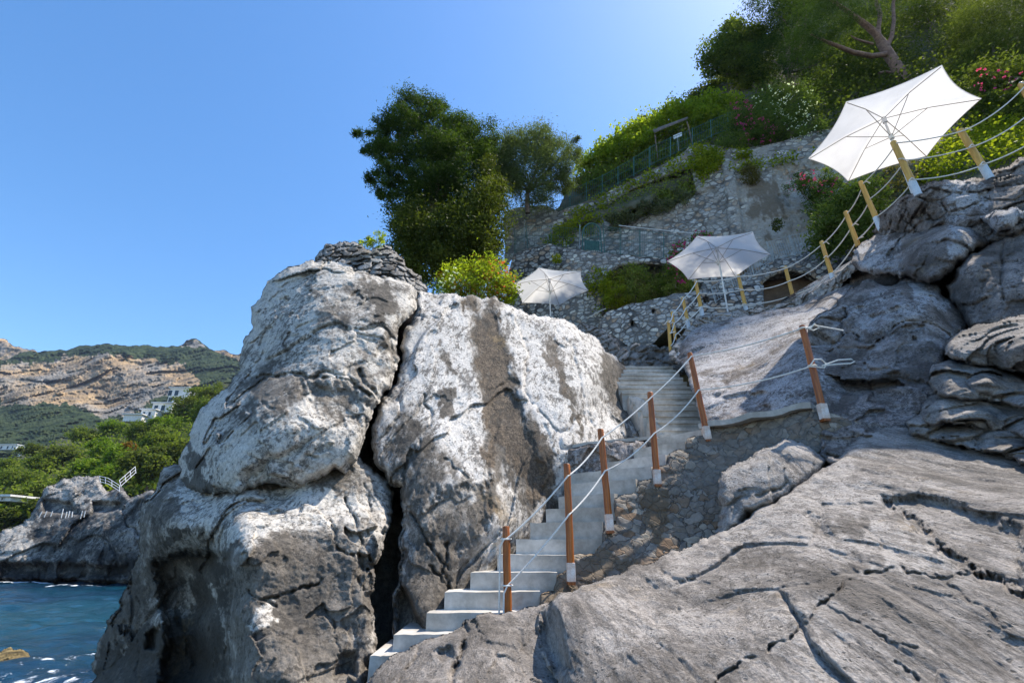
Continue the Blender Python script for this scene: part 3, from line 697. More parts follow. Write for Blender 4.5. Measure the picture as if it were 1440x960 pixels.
o, _ = rock('boulder', 'pointed pale boulder resting against the masonry above the grey foreground slab', [(1002, 752), (1012, 728), (1015, 713), (1010, 690), (1015, 662), (1037, 649), (1069, 633), (1108, 616), (1124, 621), (1149, 637), (1168, 648), (1150, 668), (1116, 690), (1080, 715), (1045, 740), (1015, 756)],
     [(1108, 618, 4.95), (1020, 662, 4.9), (1165, 648, 4.85), (1095, 665, 4.55), (1040, 695, 4.6), (1010, 745, 4.6), (1110, 686, 4.5)], M['rock_fg'], thick=.9, rr=12, rk=.3, amp=.035, facet=(1.3, .09), strata=((.3, .2, .9), 2.2), cracks=[([(1020, 712), (1044, 698), (1075, 693), (1108, 678)], 2, .08)],
     base=(.60, .0, .0), seed=85)
o, _ = rock('boulder', 'low grey foreground boulder in front of the lowest steps split by a deep groove', [(515, 965), (530, 940), (542, 930), (562, 916), (587, 905), (604, 897), (623, 891), (646, 882), (655, 870), (671, 864), (708, 862), (725, 860), (758, 851), (771, 845), (795, 870), (800, 935), (810, 1010), (500, 1010)],
     [(520, 960, 4.05), (600, 902, 4.4), (660, 870, 4.62), (720, 863, 4.6), (768, 850, 4.55), (600, 960, 3.7), (700, 960, 3.45), (790, 960, 3.5), (780, 890, 4.1), (700, 1000, 3.15), (540, 1000, 3.6), (700, 905, 4.0)], M['rock_fg'], thick=.35, rr=9, rk=.2, amp=.04, facet=(1.1, .08), strata=((.2, -.5, -.8), 2.2),
     cracks=[([(655, 878), (652, 905), (646, 930), (636, 960)], 4, .18), ([(590, 905), (584, 925), (570, 940)], 2.4, .08)], bumps=[([(612, 915), (635, 905), (640, 925), (620, 932)], .12, 6)], stains=[([(520, 930), (620, 900), (650, 890), (640, 960), (540, 960)], 1, .2, 14)], base=(.45, .0, .05), seed=88)

o, _ = rock('cliff_face', 'dark rock filling the gaps behind the right hand boulders', [(1190, 380), (1260, 325), (1480, 290), (1480, 640), (1250, 620), (1200, 500)], [(1200, 400, 9.2), (1300, 360, 8.2), (1470, 310, 7.2), (1470, 620, 5.6), (1260, 600, 6.4), (1330, 470, 6.9)], M['rock_shade'], thick=.6, rr=3, rk=.1, step=4, amp=.06, base=(.3, .1, .2), seed=33)

o, _ = rock('cliff_face', 'rough grey cliff that carries on past the right edge of the view', [(1478, 215), (1560, 190), (1700, 200), (1950, 260), (2050, 700), (2000, 1150), (1500, 1150), (1478, 1000)], [(1490, 230, 6.6), (1490, 350, 6.1), (1490, 470, 4.9), (1490, 640, 3.9), (1490, 850, 2.6), (1490, 1100, 2.0), (1900, 300, 5.0), (1900, 640, 3.4), (1900, 1100, 1.9), (1650, 350, 5.4), (1650, 640, 3.6), (1650, 950, 2.2)], M['rock_fg'], thick=1.5, rr=20, rk=.3, step=5, amp=.1, facet=(.9, .2), seed=35)
# ------------------------------------------------------------------ stair, its walls, posts and ropes
stair = empty('staircase', P(720, 850, 5.2).tolist())
tag(stair, 'pale concrete staircase winding up between the white slab and the dark masonry', 'staircase')
def step(L, R, back=.8, down=.34, sk=0.0):
    """L, R: (px, py, Y) of the front edge; the top is level at their mean height"""
    a, c = PV(*L), PV(*R)
    z = (a.z + c.z) / 2
    a.z = z; c.z = z
    d = (c - a); d.z = 0
    bk = Vector((-d.y, d.x, 0)).normalized() * back
    n = 9
    vs = []; fs = []
    for i in range(n + 1):
        t = i / n
        p = a.lerp(c, t)
        w = Vector((random.uniform(-.006, .006), random.uniform(-.006, .006), random.uniform(-.005, .005)))
        for q in (p + w, p + bk + w * .2, p + bk + Vector((0, 0, -down)), p + w * .3 + Vector((0, 0, -down))):
            vs.append(q)
    for i in range(n):
        for k in range(4):
            fs.append((i * 4 + k, i * 4 + (k + 1) % 4, i * 4 + 4 + (k + 1) % 4, i * 4 + 4 + k))
    fs += [(3, 2, 1, 0), (n * 4, n * 4 + 1, n * 4 + 2, n * 4 + 3)]
    mb = MB(); mb.add(vs, fs)
    return mb.build('step', M['concrete'], stair, sm=True, bevel=0)
lower = [((514, 962, 4.4), (534, 960, 4.4)), ((519, 923, 4.62), (556, 920, 4.62)), ((553, 895, 4.8), (680, 888, 4.8)), ((600, 861, 4.98), (740, 861, 4.98)), ((626, 832, 5.22), (760, 832, 5.22)), ((662, 805, 5.47), (783, 804, 5.42)), ((700, 780, 5.72), (797, 779, 5.6)),
         ((726, 758, 5.95), (847, 757, 5.8)), ((745, 735, 6.15), (847, 733, 5.92)), ((768, 717, 6.35), (850, 711, 6.0)), ((785, 700, 6.5), (863, 691, 6.02)), ((795, 683, 6.62), (893, 670, 6.05)), ((800, 668, 6.75), (915, 653, 6.08)), ((846, 655, 6.85), (935, 634, 6.15)), ((880, 640, 6.95), (962, 613, 6.28)), ((915, 624, 7.05), (985, 597, 6.4))]
for i, (a, c) in enumerate(lower):
    step(a, c, .8 if i < 12 else .9, .30)
# upper flight climbing straight away, each tread with a slightly projecting nose
nU = 14
def lerp_tab(tab, x):
    for (x0, v0), (x1, v1) in zip(tab, tab[1:]):
        if x <= x1: return v0 + (v1 - v0) * max(0, (x - x0) / (x1 - x0))
    return tab[-1][1]
for i in range(nU):
    t = i / (nU - 1)
    Y = 7.15 + 3.0 * t; z = 1.50 + 2.13 * t
    tn = z / Y
    v = (tn * CT - ST) / (CT + tn * ST); py = CY - v * FPX
    xl = lerp_tab([(512, 880), (534, 866), (548, 872), (556, 884), (580, 902), (606, 934)], py)
    xr = lerp_tab([(512, 944), (550, 978), (606, 1004)], py)
    a, c = PV(xl, py, Y), PV(xr, py, Y)
    a.z = c.z = z
    vs = []; fs = []; n = 8; dn = .36; no = .028
    prof = [(0, 0), (.5, 0), (.5, -dn), (no, -dn), (no, -.052), (.004, -.046)]
    for k in range(n + 1):
        p = a.lerp(c, k / n)
        w = Vector((0, random.uniform(-.014, .014), random.uniform(-.007, .007)))
        vs += [p + Vector((0, dy, dz)) + (w if q in (0, 5) else Vector((0, 0, 0))) for q, (dy, dz) in enumerate(prof)]
    m_ = len(prof)
    for k in range(n):
        for q in range(m_): fs.append((k * m_ + q, k * m_ + (q + 1) % m_, k * m_ + m_ + (q + 1) % m_, k * m_ + m_ + q))
    fs += [tuple(range(m_ - 1, -1, -1)), tuple(n * m_ + q for q in range(m_))]
    MB().add(vs, fs).build('step', M['concrete'], stair, sm=False)
# side wall of the upper flight
vs = []
mb = MB(); k0 = P(880, 552, 8.6)
sw, _ = patch('side_wall', [(884, 556), (905, 560), (925, 596), (938, 617), (934, 628), (915, 622), (898, 600), (888, 580)], [(884, 556, 8.6), (938, 620, 7.2), (905, 590, 8.0)], M['concrete'], step=1.6, thick=.3, rr=3, rk=.05, amp=.012, facet=None, pits=0, base=(.5, 0, 0), seed=101)
sw.parent = stair
sw.matrix_parent_inverse = stair.matrix_world.inverted() if False else sw.matrix_parent_inverse
sw.location = -stair.location

def wall(label, *a, name='stone_wall', group=None, **k):
    o, f = patch(name, *a, **k)
    tag(o, label, 'wall', group)
    return o, f
MW_out = [(700, 905), (724, 868), (757, 862), (760, 835), (779, 832), (783, 808), (797, 800), (800, 782), (835, 780), (847, 762), (850, 738), (866, 735), (864, 700), (893, 692), (897, 676), (918, 672), (918, 657), (938, 653), (940, 638), (964, 632), (966, 616), (988, 612), (990, 602), (1000, 599), (1080, 584), (1150, 572), (1166, 580), (1200, 590), (1300, 600), (1270, 650), (1160, 680), (1100, 720), (1000, 800), (900, 830), (780, 880), (730, 920)]
MW_ctl = [(715, 880, 4.85), (760, 840, 5.15), (800, 800, 5.4), (848, 760, 5.6), (865, 715, 5.8), (915, 665, 5.95), (965, 625, 6.1), (1000, 602, 6.15), (1080, 588, 5.75), (1155, 575, 5.3), (1280, 605, 5.2), (900, 790, 5.55), (800, 850, 5.2), (950, 740, 5.75), (1000, 780, 5.45), (1050, 660, 5.65), (1130, 640, 5.25), (1100, 700, 5.35), (1250, 640, 5.0)]
o, f_MW = wall('dark rubble masonry wall carrying the stair and the wooden posts', MW_out, MW_ctl, M['rubble'], thick=.30, rr=5, rk=.06, amp=.012, facet=(2.5, .012), stones=(5.0, .010, .014), step=1.8, base=(.50, .1, .15), seed=111, frac=.06,
     stains=[([(780, 800), (830, 770), (880, 770), (890, 800), (830, 830), (760, 860), (740, 850)], 1, .75, 8), ([(905, 690), (940, 690), (940, 740), (925, 760), (905, 730)], 1, .8, 5), ([(1150, 590), (1200, 590), (1200, 640), (1150, 630)], 1, .5, 8)])
# coping
def bar(name, pts, hw, hh, mat, parent=None, jit=.004):
    pts = [Vector(p) for p in pts]; vs = []; fs = []
    for i, p in enumerate(pts):
        d = (pts[min(i + 1, len(pts) - 1)] - pts[max(i - 1, 0)]).normalized()
        s = d.cross(Vector((0, 0, 1))).normalized(); u = s.cross(d)
        j = lambda: random.uniform(-jit, jit)
        for a, b in ((-1, -1), (1, -1), (1, 1), (-1, 1)):
            vs.append(p + s * (a * hw + j()) + u * (b * hh + j()))
    for i in range(len(pts) - 1):
        for k in range(4): fs.append((i * 4 + k, i * 4 + (k + 1) % 4, i * 4 + 4 + (k + 1) % 4, i * 4 + 4 + k))
    e = (len(pts) - 1) * 4
    fs += [(3, 2, 1, 0), (e, e + 1, e + 2, e + 3)]
    return MB().add(vs, fs).build(name, mat, parent)
cp = [PV(994, 600, 6.18).lerp(PV(1153, 570, 5.32), t / 12) + Vector((0, .1, .015 * math.sin(t * 1.3))) for t in range(13)]
tag(bar('coping', cp, .17, .032, M['concrete']), 'concrete coping strip on the dark rubble wall between the two right hand wooden posts', 'coping')
# wall block left of the stair turn with its concrete top
o, _ = wall('short rough stone block wall with a flat concrete top beside the stair turn', [(792, 640), (800, 630), (824, 625), (880, 621), (936, 614), (944, 628), (920, 640), (880, 655), (850, 672), (800, 700), (786, 680)], [(795, 640, 7.05), (824, 630, 6.85), (936, 618, 7.1), (800, 680, 6.95), (870, 650, 6.9)], M['rock_shade'],
     thick=.5, rr=5, rk=.08, amp=.05, facet=(2, .09), step=1.4, base=(.5, .0, .0), seed=117)
cp = [PV(797, 632, 7.12), PV(824, 624, 6.98), PV(880, 619, 7.05), PV(938, 613, 7.2)]
tag(bar('coping', [p + Vector((0, .16, .0)) for p in cp], .2, .022, M['concrete']), 'thin concrete slab topping the rough stone block beside the stair turn', 'coping')

# ---- posts of the stair
POSTS = []
def stair_post(top, base, lab, hidden=False, sleeve=True, r=.036):
    t, b = PV(*top), PV(*base)
    e = empty('wooden_post', b)
    tag(e, lab, 'post', 'varnished wooden posts along the stair')
    ax = (t - b).normalized()
    mb = MB(); n = 9
    pts = [b + (t - b) * (k / n) + Vector((random.uniform(-.002, .002), random.uniform(-.002, .002), 0)) for k in range(n + 1)]
    pts += [t + ax * .008, t + ax * .012]
    mb.tube(pts, [r * (1.06 - .12 * k / n) for k in range(n + 1)] + [r * .8, r * .3], 14).build('shaft', M['wood'], e)
    if sleeve:
        s0, s1 = b - ax * .07, b + ax * .095
        mb = MB(); s = r * 1.1
        x = ax.cross(Vector((0, 1, 0))).normalized(); y = x.cross(ax)
        mb.box((s0 + s1) / 2, x * s, y * s, ax * (s1 - s0).length / 2).build('sleeve', M['sleeve'], e, sm=False, bevel=.008)
        mb = MB(); mb.box(s0 - ax * .012 + Vector((0, .03, 0)), x * s * .9, y * (s + .03), ax * .014).build('bracket', M['wood'], e, sm=False, bevel=.004)
    POSTS.append((b, t))
    return e
stair_post((711.5, 741, 5.02), (714.5, 868, 5.02), 'lowest varnished wooden stair post standing on the grey boulder with a knotted rope hanging down', sleeve=False)
stair_post((797, 653, 5.2), (803, 806, 5.2), 'second lowest wooden post in front of the pale stair risers')
stair_post((844.5, 604, 5.6), (857, 736, 5.6), 'third wooden post from the bottom in front of the rough stone block')
stair_post((914, 552, 5.9), (924, 672, 5.9), 'fourth wooden post from the bottom with an ochre stain on the wall below it')
stair_post((970, 497, 6.1), (994, 610, 6.1), 'fifth wooden post from the bottom beside the upper flight of steps')
stair_post((1128, 459, 5.2), (1158, 580, 5.2), 'tallest leaning wooden post at the end of the coping with the tied rope tails')
# shadow gap board behind the second post
def rope_pts(a, c, sag, n=14):
    return [a.lerp(c, k / n) + Vector((0, 0, -sag * 4 * (k / n) * (1 - k / n))) for k in range(n + 1)]
def at_post(i, f, dx=0):
    b, t = POSTS[i]
    return b.lerp(t, f) + Vector((dx, -.04, 0))
def stair_rope(fr, lab, sag):
    mb = MB()
    for i in range(5):
        a, c = at_post(i, fr[i]), at_post(i + 1, fr[i + 1])
        L = (c - a).length
        mb.tube(rope_pts(a, c, sag[i]), .0085, 6)
    for i in range(6):
        b, t = POSTS[i]; p = b.lerp(t, fr[i]); ax = (t - b).normalized()
        ring = []
        x = ax.cross(Vector((0, 1, 0))).normalized(); y = x.cross(ax)
        for k in range(13):
            q = k / 12 * 2 * math.pi
            ring.append(p + (x * math.cos(q) + y * math.sin(q)) * .045 + ax * .006 * (k / 12 - .5))
        if i in (0, 5): mb.tube(ring, .008, 6)
    o = mb.build('rope', M['rope']); tag(o, lab, 'rope', 'white ropes of the stair railing')
    return o
r1 = stair_rope([.86, .88, .9, .93, .95, .97], 'upper white rope strung between the wooden stair posts', [.03, .04, .02, .02, .04])
r2 = stair_rope([.34, .52, .54, .50, .52, .52], 'lower white rope strung between the wooden stair posts', [.02, .03, .05, .05, .05])
# tails and knots at the tallest post and the lowest post
b, t = POSTS[5]
mb = MB()
p = b.lerp(t, .95) + Vector((0, -.05, 0))
mb.tube([p, p + Vector((.09, -.03, .03)), p + Vector((.16, -.03, .015)), p + Vector((.33, -.03, -.02)), p + Vector((.40, -.03, -.035))], .008, 6)
mb.tube([p + Vector((.03, -.02, -.02)), p + Vector((.08, -.05, .04)), p + Vector((.14, -.03, .0)), p + Vector((.07, -.02, -.03)), p + Vector((0, -.03, 0))], .008, 6)
mb.build('rope_tail', M['rope'], r1)
mb = MB(); p = b.lerp(t, .52) + Vector((0, -.05, 0))
loop = [p + Vector((-.05, 0, -.01)), p + Vector((-.01, -.03, .05)), p + Vector((.07, -.03, .055)), p + Vector((.12, -.02, .0)), p + Vector((.08, -.03, -.045)), p + Vector((.0, -.03, -.035)), p + Vector((-.05, 0, -.02))]
mb.tube(loop, .008, 6)
mb.tube([p + Vector((.09, -.03, -.01)), p + Vector((.25, -.03, .045)), p + Vector((.40, -.03, .055)), p + Vector((.43, -.03, .03)), p + Vector((.38, -.03, .005)), p + Vector((.22, -.03, -.005)), p + Vector((.06, -.03, -.02))], .008, 6)
mb.build('rope_tail', M['rope'], r2)
b, t = POSTS[0]
mb = MB(); p = b.lerp(t, .86)
mb.tube([p + Vector((-.02, -.045, 0)), p + Vector((-.055, -.03, -.06)), p + Vector((-.06, -.03, -.5)), p + Vector((-.062, -.03, -.9))], .008, 6).build('rope_tail', M['rope'], r1)
mb = MB(); p = b.lerp(t, .34)
mb.tube([p + Vector((0, -.045, 0)), p + Vector((-.03, -.05, -.06)), p + Vector((-.035, -.04, -.4))], .008, 6).build('rope_tail', M['rope'], r2)

# ---- yellow posts of the terrace fence
YP = []
def yellow_post(top, base, lab, r=.05, paint=True):
    t, b = PV(*top), PV(*base)
    e = empty('fence_post', b); tag(e, lab, 'post', 'yellow posts of the terrace rope fence')
    ax = (t - b).normalized(); n = 6
    MB().tube([b + (t - b) * (k / n) for k in range(n + 1)] + [t + ax * .012], [r * (1 - .02 * k) for k in range(n + 1)] + [r * .7], 14).build('shaft', M['bamboo'], e)
    if paint:
        h = (t - b).length * .17
        MB().tube([b - ax * .12, b + ax * h], r * 1.08, 14).build('painted_foot', M['paint'], e)
    YP.append((b, t))
    return e
ys = [((940, 452, 10.6), (943, 494, 10.6), 'dull yellow post nearest the top of the stair, first of the rope fence', .04),
      ((945, 439, 11.0), (950, 478, 11.0), 'faded yellow post second from the stair top on the climbing kerb', .04),
      ((960, 418, 11.4), (968, 457, 11.4), 'faded yellow post third from the stair top beside the leaning corner post', .045),
      ((978, 394, 11.5), (987, 440, 11.5), 'yellow corner post just left of the middle parasol pole', .05),
      ((1038, 387, 11.5), (1050, 438, 11.5), 'yellow post just right of the middle parasol pole', .05),
      ((1104, 375, 11.4), (1117, 424, 11.4), 'yellow post in front of the dark arched cave opening', .05),
      ((1155, 340, 10.1), (1172, 394, 10.1), 'yellow post at the right rim of the dark arched cave opening', .05),
      ((1189, 298, 9.2), (1207, 346, 9.2), 'yellow post in front of the round green bush with its foot hidden by a boulder', .05),
      ((1210, 256, 8.2), (1236, 316, 8.2), 'yellow post below the left tip of the nearest parasol', .05),
      ((1256, 200, 7.0), (1288, 267, 7.0), 'thick yellow post overlapping the pole of the nearest parasol', .056),
      ((1350, 183, 6.75), (1388, 244, 6.75), 'thick yellow post right of the nearest parasol pole on the stone bank', .058),
      ((1436, 118, 6.4), (1480, 200, 6.4), 'last yellow post cut by the right edge of the view', .058)]
for t_, b_, l_, r_ in ys:
    yellow_post(t_, b_, l_, r_, b_[0] not in (943, 950, 1207))
for fr, lab in ((.93, 'top rope of the terrace fence strung between the yellow posts'), (.56, 'middle rope of the terrace fence strung between the yellow posts'), (.16, 'bottom rope of the terrace fence strung between the yellow posts')):
    mb = MB()
    for i in range(len(YP) - 1):
        a = YP[i][0].lerp(YP[i][1], fr) + Vector((0, -.06, 0)); c = YP[i + 1][0].lerp(YP[i + 1][1], fr) + Vector((0, -.06, 0))
        mb.tube(rope_pts(a, c, .06 * (c - a).length * random.uniform(.6, 1.2), 12), .013 if i < 8 else .011, 6)
    for i, (b, t) in enumerate(YP):
        p = b.lerp(t, fr)
        if random.random() < .7:
            s = random.choice((-1, 1))
            mb.tube([p + Vector((0, -.065, 0)), p + Vector((.06 * s, -.08, .02)), p + Vector((.12 * s, -.07, random.uniform(-.05, .05)))], .011, 5)
    tag(mb.build('rope', M['rope']), lab, 'rope', 'white ropes of the terrace fence')

# ---- parasols
def parasol(c, a, b_, r, base_z, lab, R=1.4, h=.38, tilt=True):
    root = empty('parasol', (c[0], c[1], base_z)); tag(root, lab, 'parasol', 'white six sided parasols on the terrace')
    n = Vector((a, b_, 1)).normalized()
    e1 = Vector((0, 1, 0)).cross(n).normalized(); e2 = n.cross(e1)
    C0 = Vector(c); apex = C0 + n * h
    ang = [r + k * math.pi / 3 for k in range(6)]
    nr, ns = 12, 10
    vs = [apex]; fs = []
    for i in range(1, nr + 1):
        u = i / nr
        for k in range(6):
            for s in range(ns):
                q = s / ns
                p = (e1 * math.cos(ang[k]) + e2 * math.sin(ang[k])).lerp(e1 * math.cos(ang[k] + math.pi / 3) + e2 * math.sin(ang[k] + math.pi / 3), q)
                sc = 1 - .065 * (4 * q * (1 - q)) * u ** 1.5       # edges drawn in between the rib tips
                z = h * (1 - u) + .05 * math.sin(math.pi * u) - .03 * 4 * q * (1 - q) * math.sin(math.pi * min(1, u * .9))
                vs.append(C0 + p * (R * u * sc) + n * z)
    m = 6 * ns
    for k in range(m): fs.append((0, 1 + k, 1 + (k + 1) % m))
    for i in range(nr - 1):
        for k in range(m): fs.append((1 + i * m + k, 1 + i * m + m + k, 1 + i * m + m + (k + 1) % m, 1 + i * m + (k + 1) % m))
    cano = MB().add(vs, fs).build('canopy', M['fabric'], root)
    # hem
    hv = [vs[1 + (nr - 1) * m + k] for k in range(m)] + [vs[1 + (nr - 1) * m]]
    MB().tube(hv, .006, 5, False).build('hem', M['fabric'], root)
    base = Vector((c[0], c[1], base_z))
    MB().tube([base, C0 + n * (h - .02)], .022, 12).build('pole', M['white_metal'], root)
    MB().tube([C0 + n * (h - .16), C0 + n * (h - .03)], .045, 12).build('hub', M['white_metal'], root)
    MB().tube([C0 + n * (-.22), C0 + n * (-.12)], .042, 12).build('runner', M['white_metal'], root)
    for k in range(6):
        d = e1 * math.cos(ang[k]) + e2 * math.sin(ang[k])
        rib = MB().tube([C0 + n * (h - .05), C0 + d * (R * .5) + n * (h * .5 + .015), C0 + d * (R * .98) - n * .012], .0085, 6).build('rib', M['rib'], root)
        MB().tube([C0 - n * .17, C0 + d * (R * .47) + n * (h * .53 + .0)], .0075, 6).build('strut', M['rib'], root)
    MB().box(base + Vector((0, 0, .03)), Vector((.25, 0, 0)), Vector((0, .25, 0)), Vector((0, 0, .04))).build('base', M['concrete'], root, False, .01)
    return root
parasol((1.304, 15.136, 8.27), -.037, .011, 3.344, 4.4, 'farthest white parasol standing behind the top of the pale slab')
parasol((5.954, 12.386, 7.75), .052, -.014, 2.918, 5.15, 'middle white parasol on the terrace behind the yellow corner post')
parasol((7.435, 7.484, 7.60), .008, .038, 2.581, 5.4, 'nearest white parasol seen from below with sun glowing through its cloth')
# ------------------------------------------------------------------ terrace walls and hillside
def sheet(name, pts, mat, kind='structure'):
    me = bpy.data.meshes.new(name); me.from_pydata([tuple(p) for p in pts], [], [tuple(range(len(pts)))])
    o = link(name, me, mat)
    if kind: o['kind'] = kind
    return o
W0_out = [(712, 480), (712, 400), (722, 357), (757, 347), (773, 342), (815, 350), (845, 355), (900, 361), (960, 364), (1000, 384), (1045, 387), (1087, 365), (1141, 352), (1235, 342), (1240, 450), (1166, 450), (1163, 405), (1153, 395), (1137, 385), (1112, 381), (1091, 386), (1074, 397), (1064, 414), (1064, 450), (985, 455), (985, 402), (965, 385), (932, 372), (892, 371), (873, 374), (857, 384), (848, 400), (846, 455), (846, 530), (720, 520)]
o, f_W0 = wall('long pale rubble wall with two arched openings below the fenced walkway', W0_out, [(715, 400, 19), (850, 400, 17.6), (960, 380, 16.6), (1100, 385, 15.6), (1230, 360, 14.5), (780, 500, 18.2), (1100, 440, 15.5)], M['masonry'], thick=.7, rr=3, rk=.1, amp=.02, facet=None, pits=0, step=2.2, frac=.03,
     base=(.25, .0, .05), seed=201, stains=[([(735, 350), (800, 360), (830, 440), (740, 440)], 0, .05, 15), ([(790, 380), (850, 370), (850, 440), (780, 440)], 2, .25, 15)])
W1_out = [(832, 500), (846, 446), (853, 437), (888, 426), (940, 416), (1000, 405), (1075, 400), (1075, 470), (1000, 480), (950, 510), (880, 530)]
o, f_W1 = wall('planter wall of pale rubble with small drain holes in front of the left arched recess', W1_out, [(848, 445, 16.3), (940, 425, 15.2), (1060, 410, 14.4), (870, 515, 15.8), (960, 500, 15.0)], M['masonry'], thick=.35, rr=3, rk=.08, amp=.02, facet=None, pits=0, step=2, frac=.03, base=(.35, .05, .05), seed=205,
     bumps=[([(916, 434), (922, 434), (922, 441), (917, 442)], .3, .8), ([(887, 452), (891, 451), (892, 459), (888, 460)], .3, .8), ([(988, 420), (996, 418), (997, 425), (989, 427)], .3, .8)])
o, _ = wall('dark dry stone footing at the head of the upper steps', [(806, 466), (820, 452), (845, 462), (870, 488), (900, 484), (945, 486), (985, 470), (985, 520), (880, 540), (850, 520)], [(812, 465, 13.8), (870, 495, 12.4), (945, 495, 11.6), (980, 485, 11.8), (870, 530, 12.0)], M['drystone'], thick=.6, rr=5, rk=.12, amp=.015, facet=None,
     stones=(3.2, .13, .1), step=1.5, base=(.3, 0, .1), seed=209, name='dry_stone_wall')
# dark back walls of the arches
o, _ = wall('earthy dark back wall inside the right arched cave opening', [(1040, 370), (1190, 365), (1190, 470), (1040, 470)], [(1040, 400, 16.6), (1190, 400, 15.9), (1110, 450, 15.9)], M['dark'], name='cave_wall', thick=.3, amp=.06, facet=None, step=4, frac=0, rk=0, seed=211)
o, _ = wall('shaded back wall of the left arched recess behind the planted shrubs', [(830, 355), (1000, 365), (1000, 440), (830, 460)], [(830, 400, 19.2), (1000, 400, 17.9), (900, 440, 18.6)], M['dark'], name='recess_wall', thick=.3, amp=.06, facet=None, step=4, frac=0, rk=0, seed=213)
W3_out = [(708, 380), (710, 298), (726, 292), (768, 289), (785, 298), (778, 350), (722, 362)]
o, f_W3 = wall('weathered corner wall with hanging wire left of the fenced walkway', W3_out, [(712, 330, 20.6), (770, 300, 20.3), (745, 350, 20.0)], M['masonry_up'], thick=.6, rr=3, rk=.1, amp=.02, facet=None, pits=0, step=2, frac=.03, base=(.5, 0, .05), seed=221)
W2_out = [(772, 380), (775, 312), (783, 299), (812, 288), (842, 278), (867, 263), (900, 247), (940, 227), (970, 205), (1003, 204), (1040, 210), (1080, 203), (1160, 182), (1215, 168), (1245, 365), (1140, 385), (1045, 400), (1000, 400), (900, 385), (845, 380), (800, 380)]
alc = [(851, 292), (880, 272), (915, 257), (950, 245), (972, 236), (979, 275), (952, 286), (925, 300), (890, 306), (862, 316), (853, 312)]
o, f_W2 = wall('high upper retaining wall with ivy along its sloping top and a planted recess', W2_out, [(780, 335, 19.8), (845, 360, 19.0), (842, 282, 19.9), (940, 232, 18.9), (1000, 212, 18.2), (1160, 186, 16.6), (960, 365, 17.7), (1045, 385, 16.7), (1140, 365, 15.9), (1235, 350, 15.0)], M['masonry_up'], thick=.8, rr=3, rk=.1, amp=.03, facet=(.35, .05), pits=0, step=2.2, frac=.03,
     base=(.5, .12, .05), seed=225, bumps=[(alc, .7, 3), ([(1015, 228), (1032, 226), (1052, 380), (1030, 385)], -.22, 2), ([(1090, 240), (1200, 220), (1220, 350), (1110, 340)], .25, 14)],
     stains=[([(1040, 250), (1180, 230), (1220, 340), (1060, 350)], 0, .78, 16), ([(1055, 240), (1090, 245), (1110, 300), (1080, 330), (1060, 300)], 1, .6, 12), ([(930, 300), (1000, 270), (1010, 370), (940, 370)], 1, .35, 16), ([(780, 300), (850, 280), (845, 350), (785, 350)], 0, .3, 10), (alc, 2, .3, 6)])  # last entry: shade inside the planted recess painted onto the wall
HL_out = [(765, 330), (770, 300), (790, 268), (815, 248), (840, 232), (870, 216), (905, 190), (940, 170), (985, 138), (1010, 112), (1045, 80), (1090, 40), (1140, -20), (1200, -90), (1480, -110), (1900, -150), (1900, 380), (1480, 380), (1225, 372), (1200, 230), (1120, 230), (1000, 240), (900, 290)]
HL_ctl = [(785, 300, 20.9), (900, 250, 20.3), (1000, 210, 19.6), (1160, 185, 17.8), (1210, 220, 16.4), (1230, 345, 14.8), (1300, 240, 12.6), (1440, 220, 10.5), (1440, 100, 14.5), (1440, -50, 22), (1280, 60, 20.5), (1280, 150, 16.5), (1100, 40, 27), (960, 158, 25), (850, 225, 23.5), (1200, -80, 28), (1060, 150, 21.5), (1440, 330, 9.5), (1900, 380, 6.2), (1900, 150, 8.5), (1900, -120, 13)]
o, f_HL = patch('hillside', HL_out, HL_ctl, M['soil'], thick=2.0, rr=6, rk=.3, amp=.22, facet=(.5, .25), step=4, seed=231, kind='structure')
# level terrace floors behind the fence and the slab
def floor_z(pts, z): return [(P(px, py, Y)[0], Y + .25, z) for px, py, Y in pts]
sheet('terrace', floor_z([(950, 490, 11.2), (965, 470, 11.3), (985, 450, 11.4), (1050, 440, 11.5), (1118, 427, 11.4), (1172, 395, 10.2), (1208, 366, 9.2)], 5.15) + [(13, 9.5, 5.15), (12.5, 14, 5.15), (7, 17, 5.15), (3.4, 17.5, 5.15)], M['soil'])
sheet('upper_terrace', [(7.5, 8.9, 5.4), (8.3, 7.7, 5.4), (9.1, 7.3, 5.4), (13, 6.9, 5.4), (14, 11, 5.4), (9, 11.5, 5.4)], M['soil'])
sheet('lower_terrace', [(-3.2, 10.8, 4.5), (2.2, 11.6, 4.2), (2.6, 18.2, 4.4), (-3.2, 21, 4.6)], M['soil'])
# ground far below everything so that no light leaks in from underneath
sheet('ground', [(-6.9, 6.6, -3.6), (-3, 4.6, -3.4), (2, 1, -2.6), (6, -3, -2.6), (25, -3, -2.6), (40, 40, -2.6), (-8, 40, -3.0)], M['soil'])

